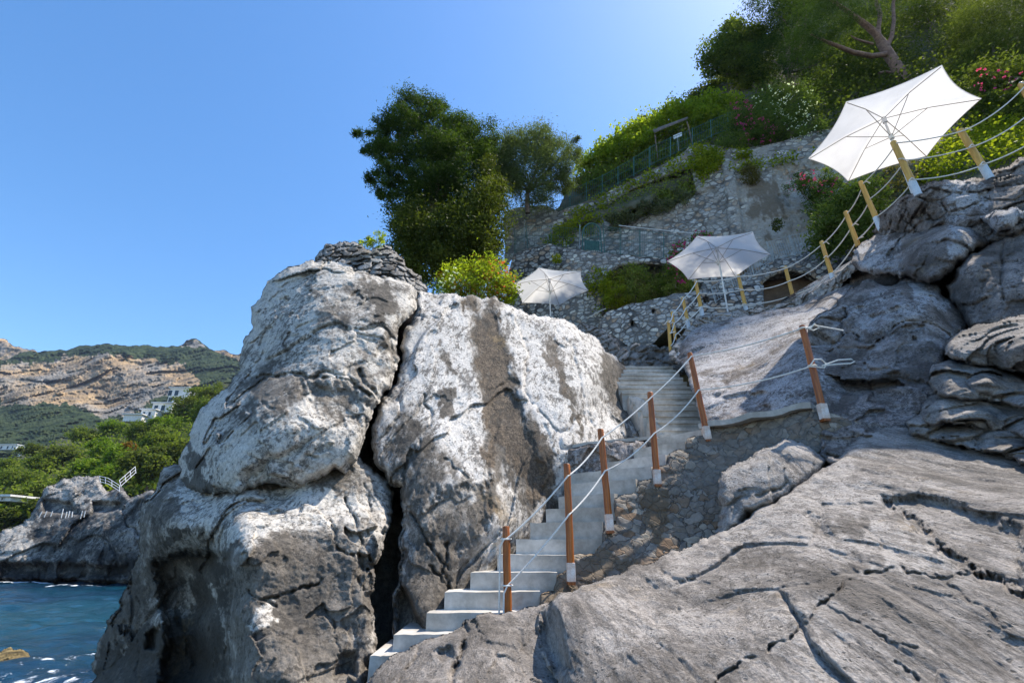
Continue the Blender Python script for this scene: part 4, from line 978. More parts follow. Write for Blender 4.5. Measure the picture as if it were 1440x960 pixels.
# thin things on the walls -------------------------------------------------
def fence(name, label, top, bot, mat, nb, postr=.02, railr=.014, barr=.008, nposts=4, group=None, cat='fence', mids=()):
    """top, bot: lists of (px, py, Y) polylines; bars, rails and posts of a metal fence"""
    T = [PV(*p) for p in top]; B = [PV(*p) for p in bot]
    def at(Ls, t):
        x = t * (len(Ls) - 1); i = min(int(x), len(Ls) - 2)
        return Ls[i].lerp(Ls[i + 1], x - i)
    e = empty(name, at(B, .5)); tag(e, label, cat, group)
    MB().tube(T, railr, 6).build('rail', mat, e)
    MB().tube(B, railr, 6).build('rail', mat, e)
    for m_ in mids:
        MB().tube([a.lerp(c, m_) for a, c in zip(B, T)], railr * .8, 6).build('rail', mat, e)
    for k in range(nposts):
        t = k / max(1, nposts - 1)
        a, c = at(B, t), at(T, t)
        MB().tube([a - (c - a) * .12, c + (c - a) * .06], postr, 6).build('post', mat, e)
    if nb:
        mb = MB()
        for k in range(nb):
            t = (k + .5) / nb
            mb.tube([at(B, t), at(T, t)], barr, 4, False)
        mb.build('bars', mat, e)
    return e
fence('metal_railing', 'grey bar railing climbing to the right behind the middle parasol', [(1078, 341, 15.2), (1110, 332, 14.9), (1150, 322, 14.6)], [(1087, 365, 15.2), (1118, 357, 14.9), (1155, 347, 14.6)], M['grey_metal'], 20, nposts=3)
fence('metal_railing', 'grey bar railing descending below the middle parasol to the yellow posts', [(1000, 404, 14.6), (1040, 380, 14.9), (1085, 347, 15.2)], [(1006, 424, 14.6), (1046, 399, 14.9), (1088, 364, 15.2)], M['grey_metal'], 26, nposts=4)
fence('wire_fence', 'thin green wire fence on the walkway above the left arch', [(848, 318, 18.2), (880, 323, 17.9), (920, 326, 17.4), (975, 336, 16.9)], [(850, 354, 18.2), (880, 358, 17.9), (920, 361, 17.4), (975, 368, 16.9)], M['green_metal'], 46, nposts=5, postr=.018, railr=.009, barr=.0045, mids=(.55,))
fence('wire_fence', 'green wire fence on the curved wall head left of the arched gate', [(724, 325, 19.8), (740, 318, 19.5), (775, 318, 19.0), (815, 322, 18.6)], [(724, 356, 19.8), (742, 346, 19.5), (775, 344, 19.0), (815, 350, 18.6)], M['green_metal'], 40, nposts=4, postr=.018, railr=.009, barr=.0045, mids=(.5,))
fence('metal_fence', 'long green fence climbing along the sloping wall top under the vines', [(776, 272, 20.6), (815, 262, 20.4), (850, 246, 20.2), (885, 226, 19.9), (920, 204, 19.5), (970, 183, 19.0), (1010, 165, 18.8), (1045, 152, 18.6)], [(778, 298, 20.6), (815, 286, 20.4), (850, 268, 20.2), (885, 249, 19.9), (920, 229, 19.5), (970, 205, 19.0), (1012, 186, 18.8), (1047, 174, 18.6)], M['green_metal'], 90, nposts=12, postr=.024, railr=.013, barr=.006, mids=(.5,))
# arched gate
g = empty('garden_gate', PV(832, 352, 18.15)); tag(g, 'dark green arched garden gate on the walkway wall', 'gate')
arc = [PV(819, 354, 18.15)] + [PV(832 - 12.5 * math.cos(q), 327 - 13 * math.sin(q), 18.15) for q in [k / 10 * math.pi for k in range(11)]] + [PV(846, 355, 18.15)]
MB().tube(arc, .03, 6).build('gate_frame', M['green_metal'], g)
for k in range(9):
    x = 822 + k * 2.6
    yt = 327 - 12 * math.sqrt(max(0, 1 - ((x - 832) / 12.8) ** 2))
    MB().tube([PV(x, 354, 18.15), PV(x, yt, 18.15)], .012, 5).build('bar', M['green_metal'], g)
MB().tube([PV(819, 336, 18.15), PV(846, 332, 18.15)], .014, 5).build('crossbar', M['green_metal'], g)
mb = MB(); mb.box(PV(832.5, 345, 18.2), (.32, .02, 0), (0, .006, 0), (0, 0, .24)); mb.build('panel', M['green_metal'], g, False)
# cable, drain pipe, white sign and its little roof, thin poles
mb = MB(); mb.tube([PV(870, 317, 17.6), PV(905, 321, 17.3), PV(975, 328, 16.6)], .016, 6)
tag(mb.build('pipe', M['white_metal']), 'thin pale pipe running level along the upper wall left of the middle parasol', 'pipe')
mb = MB(); mb.tube([PV(1014, 232, 18.0), PV(1024, 268, 17.7), PV(1035, 302, 17.3), PV(1040, 322, 17.1)], .022, 6)
tag(mb.build('drain_pipe', M['dark']), 'dark vertical drain pipe on the face of the upper wall', 'pipe')
rf = empty('shelter', PV(945, 185, 20.2)); tag(rf, 'small open shelter with a dark slatted roof among the vines', 'shelter')
r0, r1_, r2_, r3_ = PV(920, 187, 19.9), PV(966, 168, 19.6), PV(968, 166, 20.8), PV(918, 184, 21.0)
mb = MB(); th = Vector((0, 0, .10))
mb.add([r0, r1_, r2_, r3_, r0 + th, r1_ + th, r2_ + th, r3_ + th], [(0, 1, 2, 3), (7, 6, 5, 4), (0, 4, 5, 1), (1, 5, 6, 2), (2, 6, 7, 3), (3, 7, 4, 0)])
mb.build('roof', plain_mat('old_boards', (.22, .17, .14), .9, (.12, .10, .085), 6, .5, .02), rf, False)
for p_, q_ in (((921, 190, 19.95), (925, 222, 19.9)), ((966, 171, 19.65), (974, 203, 19.5))):
    MB().tube([PV(*p_), PV(*q_)], .035, 6).build('post', M['bark'], rf)
sg = empty('sign', PV(953, 194, 19.3)); tag(sg, 'small blank white notice board under the shelter roof', 'sign')
c_, ux, uz = PV(953, 191, 19.35), (PV(959, 188.5, 19.3) - PV(947, 193.5, 19.4)) / 2, Vector((0, 0, .12))
MB().box(c_, ux, Vector((0, .012, 0)), uz).build('board', M['white_metal'], sg, False)
MB().tube([c_ + Vector((0, .03, 0)), PV(954, 212, 19.4)], .016, 6).build('post', M['grey_metal'], sg)
for k, (x, y0, y1, Y) in enumerate(((737, 309, 344, 19.7), (774, 262, 300, 20.8), (808, 240, 262, 21.5), (815, 316, 350, 18.6))):
    tag(MB().tube([PV(x, y1, Y), PV(x + .5, y0, Y)], .022, 6).build('thin_pole', M['grey_metal']), ['thin metal pole with a drooping wire on the corner wall', 'thin pale pole beside the olive tree at the wall corner', 'thin pole between the olive tree and the vines against the sky', 'thin pole just left of the arched gate'][k], 'pole')
mb = MB(); mb.tube([PV(826, 447, 16.8), PV(838, 441, 16.6), PV(846, 436, 16.4), PV(852, 434, 16.3)], .018, 6)
tag(mb.build('hose', M['white_metal']), 'short pale hose on the wall right of the farthest parasol', 'hose')
# ------------------------------------------------------------------ plants
def leaves_mesh(name, C, size, up=.3, aspect=.5, rng=None, tone=None, droop=0.0):
    """one small folded blade per centre"""
    rng = rng or RNG
    n = len(C)
    d = rng.normal(size=(n, 3)); d[:, 2] = d[:, 2] * .7 - droop
    d /= np.linalg.norm(d, axis=1, keepdims=True)
    r = rng.normal(size=(n, 3)); r[:, 2] += up
    s = np.cross(d, r); s /= np.linalg.norm(s, axis=1, keepdims=True) + 1e-9
    nn = np.cross(s, d)
    L = (np.asarray(size) * rng.uniform(.6, 1.25, n))[:, None] if np.ndim(size) == 0 else (size * rng.uniform(.6, 1.25, n))[:, None]
    a = C - d * L * .5
    m1 = C - d * L * .08 + s * L * aspect * .5 - nn * L * .07
    m2 = C - d * L * .08 - s * L * aspect * .5 - nn * L * .07
    t = C + d * L * .5 - nn * L * .10
    V = np.stack([a, m1, t, m2], 1).reshape(-1, 3)
    Q = np.arange(n * 4).reshape(-1, 4)
    me = mesh_np(name, V, Q, None, False)
    at = me.attributes.new('tone', 'FLOAT', 'FACE')
    tn = rng.uniform(0, 1, n) if tone is None else tone
    at.data.foreach_set('value', np.clip(tn, 0, 1).astype(np.float32))
    return me

def crown_points(lobes, n, rng, shell=.75, nclump=60, crad=.16):
    """lobes: (centre Vector, (rx, ry, rz)); leaves gather in clumps near the outside of each lobe"""
    vol = np.array([l[1][0] * l[1][1] * l[1][2] for l in lobes]) ** .67
    vol /= vol.sum()
    P_, T_ = [], []
    for (c, rad), w in zip(lobes, vol):
        k = max(4, int(nclump * w * len(lobes) ** .0))
        m = int(n * w / k) + 1
        u = rng.normal(size=(k, 3)); u /= np.linalg.norm(u, axis=1, keepdims=True)
        rr_ = rng.uniform(0, 1, (k, 1)) ** (1 / 3 * (1 - shell) + .08)
        cc = np.array(c) + u * rr_ * np.array(rad) * rng.uniform(.82, 1.12, (k, 1))
        ct = rng.uniform(0, 1, k)
        for q in range(k):
            sg = crad * np.mean(rad) * rng.uniform(.7, 1.5)
            pts = cc[q] + rng.normal(size=(m, 3)) * sg * np.array([1, 1, .7])
            P_.append(pts); T_.append(np.clip(ct[q] * .65 + rng.normal(size=m) * .18 + .15, 0, 1))
    return np.concatenate(P_), np.concatenate(T_)

def limb(mb, a, c, r0, r1, bend=.1, n=6):
    a, c = Vector(a), Vector(c)
    off = Vector((random.uniform(-1, 1), random.uniform(-1, 1), random.uniform(-.5, .5))) * (c - a).length * bend
    pts = [a.lerp(c, k / n) + off * math.sin(math.pi * k / n) for k in range(n + 1)]
    mb.tube(pts, [r0 + (r1 - r0) * k / n for k in range(n + 1)], 8, False)

def pxlobes(ls):
    """(px, py, Y, rx px, ry px, depth m)"""
    out = []
    for px, py, Y, rx, ry, dy in ls:
        w = CT - (CY - py) / FPX * ST
        s = Y / w / FPX
        out.append((P(px, py, Y), (rx * s, dy, ry * s / max(.6, w))))
    return out

def plant(name, label, cat, ls, leaf, n, size, base, trunk_r=.08, aspect=.5, group=None, limbs=5, flowers=None, seed=0, crad=.2, nclump=70, bark=True, droop=0.0, shell=.75, crown='crown', up=.3, mat2=None):
    rng = np.random.default_rng(seed + 500)
    lob = pxlobes(ls)
    b = Vector(base)
    e = empty(name, b); tag(e, label, cat, group)
    pts, tn = crown_points(lob, n, rng, shell, nclump, crad)
    me = leaves_mesh(crown, pts - np.array(b), size, up, aspect, rng, tn, droop)
    link(crown, me, L[leaf], e)
    if mat2:
        pts, tn = crown_points(lob, int(n * mat2[1]), rng, shell, int(nclump * mat2[1]) + 3, crad)
        link(crown + '_accent', leaves_mesh(crown, pts - np.array(b), size, up, aspect, rng, tn, droop), L[mat2[0]], e)
    if bark:
        mb = MB()
        cen = Vector(np.mean([l[0] for l in lob], 0).tolist())
        mid = b.lerp(cen, .45)
        limb(mb, b, mid, trunk_r, trunk_r * .7, .06)
        for k in range(min(limbs, len(lob))):
            limb(mb, mid, lob[k][0], trunk_r * .6, trunk_r * .12, .12)
        mb.build('trunk' if trunk_r > .05 else 'stems', M['bark'], e)
    if flowers:
        for fm, fn, fs, fl in flowers:
            fo = pxlobes(fl) if fl else lob
            pts, tn = crown_points(fo, fn, rng, 1.0, max(8, fn // 3), .06)
            pts = pts - np.array([0, .10, 0])
            link('blossoms', leaves_mesh('blossoms', pts - np.array(b), fs, .3, .9, rng, tn), L[fm], e)
    return e

def climber(name, label, poly, depth, leaf, n, size, cat='climber', off=.12, spread=.10, seed=0, clumps=None, aspect=.8, group=None, mat2=None, dens=None):
    """leaves growing over a wall or slope: points of a pixel polygon set on that surface's own depth"""
    rng = np.random.default_rng(seed + 900)
    pl = np.array(poly, float)
    lo, hi = pl.min(0), pl.max(0)
    c = rng.uniform(lo, hi, (n * 4, 2)); c = c[inpoly(c, pl)]
    nz = fbm(np.c_[c / 17., np.full(len(c), seed * 1.7)], 4, seed + 5)
    c = c[nz + rng.normal(size=len(c)) * .08 > (-.05 if dens is None else dens)][:n]
    Y = depth(c[:, 0], c[:, 1]) - off
    pts = P(c[:, 0], c[:, 1], Y) + rng.normal(size=(len(c), 3)) * spread
    pts[:, 1] -= np.abs(rng.normal(size=len(c))) * spread
    tn = np.clip(.5 + fbm(np.c_[c / 9., np.zeros(len(c))], 3, seed + 8) * .9 + rng.normal(size=len(c)) * .2, 0, 1)
    org = pts.mean(0)
    me = leaves_mesh(name, pts - org, size, .5, aspect, rng, tn)
    o = link(name, me, L[leaf]); o.location = org
    tag(o, label, cat, group)
    return o

# big trees above the slab
PINE = [(605, 235, 17.5, 34, 50, 1.2), (640, 260, 17.6, 34, 60, 1.3), (650, 225, 17.7, 24, 34, 1.0), (600, 285, 17.4, 36, 22, 1.3), (650, 310, 17.7, 36, 34, 1.3), (590, 200, 17.5, 26, 34, 1.0),
        (575, 154, 17.5, 21.2, 15, 0.91), (598, 160, 17.7, 22.5, 18, 1), (620, 162, 17.6, 15, 16.5, 0.91), (560, 172, 17.3, 22.5, 12, 0.91), (648, 180, 17.6, 17.5, 19.5, 1), (630, 190, 17.9, 27.5, 21, 1.3), (545, 186, 17.2, 21.2, 10.5, 0.78), (575, 182, 17, 25, 12, 1), (518, 194, 17.1, 20, 9, 0.65), (535, 203, 17, 25, 10.5, 0.78),
        (528, 216, 17.1, 15, 9, 0.65), (555, 222, 16.9, 27.5, 13.5, 1), (545, 238, 17, 20, 10.5, 0.78), (528, 249, 17.1, 15, 7.5, 0.65), (552, 256, 16.9, 27.5, 12, 0.91), (545, 270, 17, 17.5, 10.5, 0.65), (560, 282, 17, 25, 10.5, 0.91), (668, 198, 17.8, 17.5, 18, 1), (690, 196, 17.9, 12.5, 18, 0.78), (680, 225, 17.8, 20, 20, 0.9), (590, 262, 16.5, 30, 18, 1), (620, 215, 16.7, 32.5, 18, 1.2), (640, 240, 16.6, 30, 18, 1.2)]
plant('pine_tree', 'large dark evergreen tree with sunlit upper branches standing against the sky', 'tree',
      PINE,
      'pine', 130000, .125, P(625, 400, 17.3), .22, .30, limbs=12, seed=1, nclump=560, crad=.2, shell=.6)
plant('laurel_tree', 'dense dark broadleaf tree with yellow green shoots in front of the pine', 'tree',
      [(600, 320, 16.3, 48, 34, 1.2), (570, 340, 16.1, 24, 38, .9), (640, 345, 16.2, 50, 44, 1.2), (680, 310, 16.4, 30, 50, 1.0), (600, 370, 16.0, 40, 26, 1.0), (675, 350, 16.2, 30, 36, .9), (690, 260, 16.8, 18, 36, .8)],
      'laurel', 75000, .12, P(630, 410, 16.1), .14, .45, seed=2, nclump=300, crad=.2, shell=.6)
plant('olive_tree', 'grey green olive tree with feathery twigs right of the pine', 'tree',
      [(720, 215, 19.0, 26, 28, 1.0), (750, 205, 19.1, 30, 22, 1.0), (740, 240, 18.9, 40, 28, 1.2), (775, 230, 19.1, 26, 30, 1.0), (800, 212, 19.3, 14, 20, .6), (795, 250, 19.2, 14, 20, .6), (715, 260, 18.9, 24, 26, .9), (755, 268, 19.0, 30, 22, .9), (700, 235, 18.7, 20, 26, .8), (690, 275, 18.6, 20, 24, .8), (812, 205, 19.3, 7, 12, .4), (770, 195, 19.2, 14, 10, .5), (730, 192, 19.1, 14, 9, .5), (708, 206, 18.9, 20, 16, .8), (690, 250, 18.6, 18, 20, .8)],
      'olive', 80000, .12, P(742, 300, 19.0), .12, .25, seed=3, nclump=240, crad=.22, limbs=8, shell=.5)
plant('oleander', 'flowering oleander bush with white blossom left and red blossom right behind the slab', 'shrub',
      [(645, 395, 14.2, 30, 22, .6), (690, 395, 14.4, 30, 28, .7), (670, 410, 14.1, 44, 22, .7), (715, 415, 14.4, 14, 18, .5)], 'vine', 9000, .11, P(675, 440, 14.2), .04, .4, seed=4, nclump=120,
      flowers=[('white', 150, .07, [(635, 402, 13.9, 16, 20, .5)]), ('red', 170, .06, [(700, 395, 14.0, 22, 26, .5)])], mat2=('rust', .18))
plant('young_plant', 'small bright green plant growing from the dry stone cap', 'plant', [(515, 340, 8.75, 9, 6, .15), (533, 336, 8.75, 9, 9, .15), (525, 343, 8.7, 14, 5, .15)], 'vine', 900, .055, P(524, 350, 8.75), .01, .4, seed=5, nclump=30)
# vines on the pergola line and the slope under it
climber('ivy', 'yellow green ivy along the sloping head of the upper wall', [(800, 300), (842, 275), (870, 262), (905, 246), (940, 228), (985, 204), (1000, 212), (1000, 245), (975, 240), (940, 243), (905, 258), (870, 274), (845, 300), (835, 330), (800, 330), (775, 352), (768, 345), (780, 320)], f_W2, 'ivy', 6500, .12, seed=11, dens=-.08)
climber('ivy', 'green ivy hanging on the wall between the recess and the pink shrub', [(968, 208), (1005, 205), (1045, 212), (1060, 222), (1020, 226), (1000, 240), (990, 262), (976, 268), (978, 240)], f_W2, 'ivy', 2600, .12, seed=12, dens=.02)
climber('ivy', 'thin creeping ivy streaks under the sloping bank left of the nearest parasol', [(1000, 236), (1060, 228), (1150, 208), (1160, 216), (1100, 230), (1060, 240), (1005, 244)], f_W2, 'ivy', 1300, .11, seed=13, dens=.05)
climber('creeper', 'bright creeper trailing on the pale wall above the arched gate', [(765, 345), (780, 322), (815, 308), (860, 300), (845, 316), (815, 325), (800, 342), (780, 356)], lambda x, y: f_W2(x, y) - .3, 'ivy', 1600, .12, seed=14, dens=.02)
climber('dry_creeper', 'brownish dry creeper on the terrace bank behind the long green fence', [(800, 262), (840, 238), (880, 222), (905, 216), (900, 240), (860, 258), (820, 276)], f_HL, 'dry', 3000, .14, seed=15, off=.3, dens=-.1)
def vine_row(label, pts, n, seed, leaf='vine', r=(15, 11, .8)):
    return plant('grape_vine', label, 'vine', [(x, y, Y, r[0] * s, r[1] * s, r[2]) for x, y, Y, s in pts], leaf, n, .16, P(pts[len(pts) // 2][0], pts[len(pts) // 2][1] + 26, pts[len(pts) // 2][2]), .04, .8, group='vines trained along the slope', seed=seed, nclump=200, crad=.3, limbs=14, shell=.3)
vine_row('lowest sunlit row of vines beside the olive tree against the sky', [(822, 232, 22.2, .6), (835, 225, 22.2, .8), (850, 214, 22.2, .9), (866, 206, 22.2, 1), (880, 196, 22.2, 1.1), (862, 220, 21.9, .8)], 6000, 21)
vine_row('bright row of vines just left of the small shelter', [(895, 190, 22, 1.1), (915, 180, 22, 1.2), (935, 170, 22.2, 1.2), (955, 160, 22.4, 1.1), (905, 198, 21.4, .9), (890, 205, 21.2, .8)], 7500, 22)
vine_row('bright row of vines above the shelter reaching the pink shrub', [(975, 160, 21.8, 1.1), (995, 152, 21.6, 1.2), (1012, 146, 21.4, 1.1), (985, 172, 21, .9), (1028, 150, 21, .9), (1000, 166, 20.8, .8)], 7000, 23)
vine_row('thin upper trellis of vines outlined against the sky', [(900, 178, 25, .6), (925, 165, 25, .6), (950, 152, 25, .7), (975, 138, 25.2, .7), (1000, 126, 25.4, .8), (1020, 116, 25.6, .9), (1040, 110, 25.4, .9)], 6000, 24, 'laurel')
# shrubs along the sloping bank
climber('bank_plants', 'mixed plants in the shaded recess of the upper wall', [(856, 300), (885, 284), (915, 270), (945, 258), (968, 252), (976, 275), (952, 286), (925, 300), (890, 308), (862, 318)], lambda x, y: f_W2(x, y) + .5, 'shade', 4200, .12, seed=31, off=.2, spread=.2, dens=-.15, cat='plants', mat2=None)
plant('bush', 'grey green bush spilling from the left end of the wall recess', 'bush', [(860, 312, 19.0, 12, 10, .4), (880, 304, 18.8, 14, 9, .4), (905, 296, 18.5, 14, 9, .4), (930, 290, 18.3, 14, 10, .4), (955, 280, 18.1, 16, 12, .4)], 'grey', 5000, .11, P(905, 306, 18.7), .03, .4, seed=32, bark=False, crown='foliage')
plant('oleander', 'oleander with magenta blossom on the bank above the upper wall', 'shrub', [(1045, 175, 18.2, 22, 26, .7), (1070, 180, 18, 26, 24, .7), (1035, 200, 18.0, 24, 14, .6), (1060, 205, 17.8, 26, 12, .6)], 'bush', 9000, .13, P(1055, 215, 17.9), .04, .35, seed=33, nclump=110,
      flowers=[('pink', 210, .075, [(1042, 160, 17.6, 14, 26, .5), (1060, 185, 17.4, 28, 20, .5)])])
plant('oleander', 'tall oleander dotted with white blossom left of the nearest parasol', 'shrub', [(1085, 145, 18, 26, 22, .8), (1110, 150, 17.8, 30, 28, .9), (1135, 165, 17.4, 24, 26, .8), (1100, 180, 17.4, 34, 22, .8), (1140, 190, 17, 22, 14, .6)], 'bush', 15000, .13, P(1112, 205, 17.4), .05, .3, seed=34, nclump=150,
      flowers=[('white', 260, .075, [(1085, 140, 17.2, 24, 18, .5), (1115, 150, 16.9, 30, 26, .6), (1125, 180, 16.7, 24, 18, .5)])])
plant('oleander', 'oleander with pink blossom on the earth bank left of the round green bush', 'shrub', [(1125, 262, 15.9, 20, 12, .4), (1150, 262, 15.6, 26, 16, .6), (1170, 275, 15.2, 22, 18, .6), (1150, 285, 15.4, 18, 14, .5)], 'bush', 7000, .11, P(1150, 305, 15.5), .035, .35, seed=35,
      flowers=[('pink', 130, .065, [(1122, 260, 15.2, 20, 10, .4), (1150, 258, 15.0, 26, 14, .4), (1175, 268, 14.8, 18, 16, .4)])])
plant('bush', 'round glossy green bush behind the yellow posts under the nearest parasol', 'bush', [(1185, 310, 13.6, 34, 26, .9), (1205, 292, 13.2, 32, 26, .9), (1175, 335, 13.6, 26, 22, .7), (1215, 325, 13.0, 28, 26, .8)], 'bush', 20000, .10, P(1195, 360, 13.4), .06, .5, seed=36, nclump=180)
plant('bush', 'small tuft of dry green growing out of the upper wall face', 'bush', [(1055, 246, 17.1, 11, 12, .3)], 'dry', 1300, .10, P(1055, 258, 17.2), .02, .4, seed=37, bark=False, crown='foliage')
plant('bush', 'tiny green tuft on the pale wall above the grey railing', 'bush', [(1093, 316, 15.9, 7, 7, .2)], 'laurel', 420, .08, P(1093, 324, 16), .02, .5, seed=38, bark=False, crown='foliage')
plant('bush', 'tiny bright fern on the rubble wall above the farthest parasol', 'bush', [(783, 364, 17.9, 6, 6, .2)], 'ivy', 380, .08, P(783, 371, 18.0), .02, .5, seed=39, bark=False, crown='foliage')
# planted arch
for i, (lob, lf, lab) in enumerate((([(862, 400, 16.9, 14, 20, .4), (868, 418, 16.6, 16, 14, .4)], 'ivy', 'yellow green shrub at the left edge of the arched recess'), ([(890, 396, 17.0, 22, 20, .5), (895, 414, 16.6, 24, 14, .5)], 'shade', 'tall green shrub filling the middle of the arched recess'),
                                    ([(920, 400, 16.8, 18, 18, .5), (925, 412, 16.3, 20, 12, .5)], 'mid', 'dark green shrub right of centre in the arched recess'), ([(950, 396, 16.2, 16, 18, .5), (955, 410, 15.7, 18, 12, .5)], 'shade', 'green shrub in the arched recess beside the pink flowers'))):
    plant('shrub', lab, 'shrub', lob, lf, 5200, .12, P(lob[1][0], 430, lob[1][2]), .03, .28, group='shrubs planted in the arched recess', seed=41 + i, droop=-.6, mat2=('dry', .2))
climber('creeper', 'pale yellow creeper left of the arched recess beside the farthest parasol', [(826, 390), (846, 372), (862, 386), (858, 432), (840, 440), (828, 420)], f_W0, 'ivy', 900, .10, seed=45, dens=.05)
plant('bougainvillea', 'magenta bougainvillea climbing behind the left side of the middle parasol', 'climber', [(945, 372, 15.6, 10, 14, .3), (960, 352, 15.8, 16, 10, .3), (985, 334, 15.9, 14, 7, .3), (958, 388, 15.3, 10, 10, .3)], 'bush', 1600, .10, P(950, 405, 15.4), .03, .5, seed=46,
      flowers=[('pink', 300, .07, [(945, 372, 15.3, 9, 13, .25), (960, 350, 15.5, 16, 9, .25), (985, 333, 15.6, 14, 6, .25), (958, 390, 15.0, 9, 9, .25)])])
# slope beyond the nearest parasol
climber('bank_plants', 'low green plants over the slope right of the nearest parasol', [(1300, 210), (1380, 180), (1445, 140), (1445, 215), (1390, 240), (1330, 252), (1290, 262)], f_HL, 'ivy', 5200, .11, seed=51, off=.2, spread=.2, dens=-.05, cat='plants')
climber('bank_plants', 'dry grass and small plants on the slope below the nearest parasol', [(1220, 250), (1290, 225), (1300, 260), (1240, 300), (1225, 330)], f_HL, 'dry', 2200, .09, seed=52, off=.15, spread=.15, dens=.0, cat='plants')
plant('oleander', 'dark shrub with a few dusky pink flowers right of the nearest parasol', 'shrub', [(1390, 130, 12.6, 34, 28, .8), (1425, 125, 12.2, 30, 34, .8), (1370, 160, 12.2, 24, 20, .6), (1415, 160, 11.8, 26, 18, .6)], 'darkg', 12000, .12, P(1400, 190, 12.2), .05, .35, seed=53, flowers=[('pink', 60, .08, [(1395, 115, 11.6, 30, 14, .4)])])
# trees on the hill top
plant('fig_tree', 'broad dark green tree leaning out against the sky at the hill edge', 'tree', [(1000, 95, 23, 14, 14, .8), (1015, 75, 23, 22, 20, 1.0), (1040, 55, 23, 26, 20, 1.1), (1035, 85, 22.8, 28, 20, 1.1), (1065, 62, 22.8, 24, 24, 1.1), (1060, 100, 22.6, 26, 16, 1.0), (1028, 40, 23.2, 12, 8, .6)], 'oak', 17000, .19, P(1065, 130, 22.8), .14, .6, seed=61, nclump=170, crad=.26, limbs=9, shell=.45)
plant('evergreen_tree', 'tall olive green tree above the white oleander at the top of the picture', 'tree', [(1095, 40, 21.5, 36, 34, 1.3), (1085, 85, 21.2, 30, 26, 1.1), (1120, 70, 21, 30, 30, 1.2), (1130, 20, 21.2, 36, 34, 1.4), (1080, 10, 21.6, 26, 30, 1.2), (1110, 110, 20.6, 34, 22, 1.1), (1150, 90, 20.2, 30, 26, 1.1), (1110, -30, 21.6, 50, 40, 1.6)], 'pine', 32000, .16, P(1110, 150, 20.8), .16, .3, seed=62, nclump=300, crad=.22, limbs=8, shell=.6)
# umbrella pine with visible trunk
b_ = PV(1290, 140, 17.5)
e = empty('umbrella_pine', b_); tag(e, 'umbrella pine with a bare forked reddish trunk behind the nearest parasol', 'tree')
mb = MB()
def tb(ps, rs): mb.tube([PV(*p) for p in ps], rs, 10, False)
tb([(1292, 150, 17.5), (1275, 115, 17.5), (1258, 90, 17.5), (1243, 66, 17.5), (1238, 58, 17.5)], [.30, .27, .25, .23, .21])
tb([(1243, 66, 17.5), (1232, 48, 17.4), (1218, 36, 17.2), (1200, 22, 17.0), (1180, 8, 16.8), (1160, -8, 16.6)], [.20, .17, .15, .12, .09, .06])
tb([(1250, 76, 17.5), (1225, 79, 17.2), (1200, 74, 16.9), (1180, 66, 16.7), (1160, 58, 16.5), (1140, 48, 16.3)], [.13, .12, .11, .09, .07, .04])
tb([(1236, 58, 17.5), (1235, 40, 17.5), (1238, 20, 17.4), (1232, 5, 17.3), (1230, -20, 17.2)], [.13, .11, .10, .09, .07])
tb([(1246, 68, 17.5), (1254, 52, 17.5), (1257, 30, 17.5), (1256, 5, 17.5), (1262, -20, 17.5)], [.12, .10, .09, .08, .07])
tb([(1228, 62, 17.4), (1212, 58, 17.3), (1202, 54, 17.2), (1196, 50, 17.1)], [.06, .05, .04, .02])
tb([(1252, 102, 17.5), (1243, 101, 17.4), (1236, 103, 17.3)], [.06, .05, .05])
pb = plain_mat('pine_bark', (.42, .26, .19), .9, (.22, .13, .10), 7, .9, .03)
mb.build('trunk', pb, e)
rng = np.random.default_rng(77)
lob = pxlobes([(1165, 20, 16.2, 40, 26, 1.2), (1130, 50, 15.9, 30, 24, 1.0), (1190, -10, 16.6, 40, 24, 1.4), (1145, -10, 16.2, 40, 26, 1.4), (1215, 10, 16.9, 22, 16, .9), (1250, -30, 17.2, 60, 26, 1.6), (1180, 40, 16.2, 20, 14, .8)])
pts, tn = crown_points(lob, 26000, rng, .5, 260, .24)
link('crown', leaves_mesh('crown', pts - np.array(b_), .16, .3, .14, rng, tn, .1), L['pine'], e)
hz = [('dark_tree', 'dark leafy tree directly behind the forked umbrella pine trunk', [(1200, 70, 21, 40, 34, 1.4), (1180, 110, 20, 40, 30, 1.3), (1225, 110, 19.6, 36, 36, 1.3), (1215, 40, 21.5, 40, 30, 1.3), (1160, 130, 18.8, 30, 24, 1.0)], 'oak', 24000, 71),
      ('dark_tree', 'very dark tree right of the forked trunk at the top of the picture', [(1310, 40, 20, 44, 44, 1.6), (1300, 90, 18.8, 40, 34, 1.4), (1345, 70, 18.4, 34, 40, 1.4), (1330, 0, 20.5, 50, 40, 1.6), (1280, 10, 21, 26, 34, 1.2)], 'darkg', 26000, 72),
      ('conifer', 'green conifer with drooping sprays at the top right corner', [(1400, 50, 15, 44, 40, 1.3), (1435, 80, 14, 34, 36, 1.2), (1380, 90, 14.8, 34, 26, 1.1), (1420, 0, 15.6, 50, 40, 1.5), (1455, 30, 14.4, 30, 50, 1.2), (1365, 45, 15.6, 24, 30, .9)], 'darkg', 30000, 73)]
for nm, lab, ls, lf, n, sd_ in hz:
    plant(nm, lab, 'tree', ls, lf, n, .15, P(ls[0][0] + 10, ls[0][1] + 110, ls[0][2] - 1), .13, .4 if nm != 'conifer' else .2, seed=sd_, nclump=240, crad=.24, shell=.6, mat2=('laurel', .25) if nm == 'conifer' else None, droop=.4 if nm == 'conifer' else 0)
climber('undergrowth', 'tangled undergrowth covering the bank below the hilltop trees', [(1140, 110), (1200, 90), (1300, 100), (1400, 90), (1700, 60), (1700, 160), (1445, 170), (1380, 180), (1300, 130), (1200, 150), (1150, 185)], f_HL, 'darkg', 20000, .16, seed=81, off=.5, spread=.35, dens=-.2, cat='undergrowth')['kind'] = 'stuff'
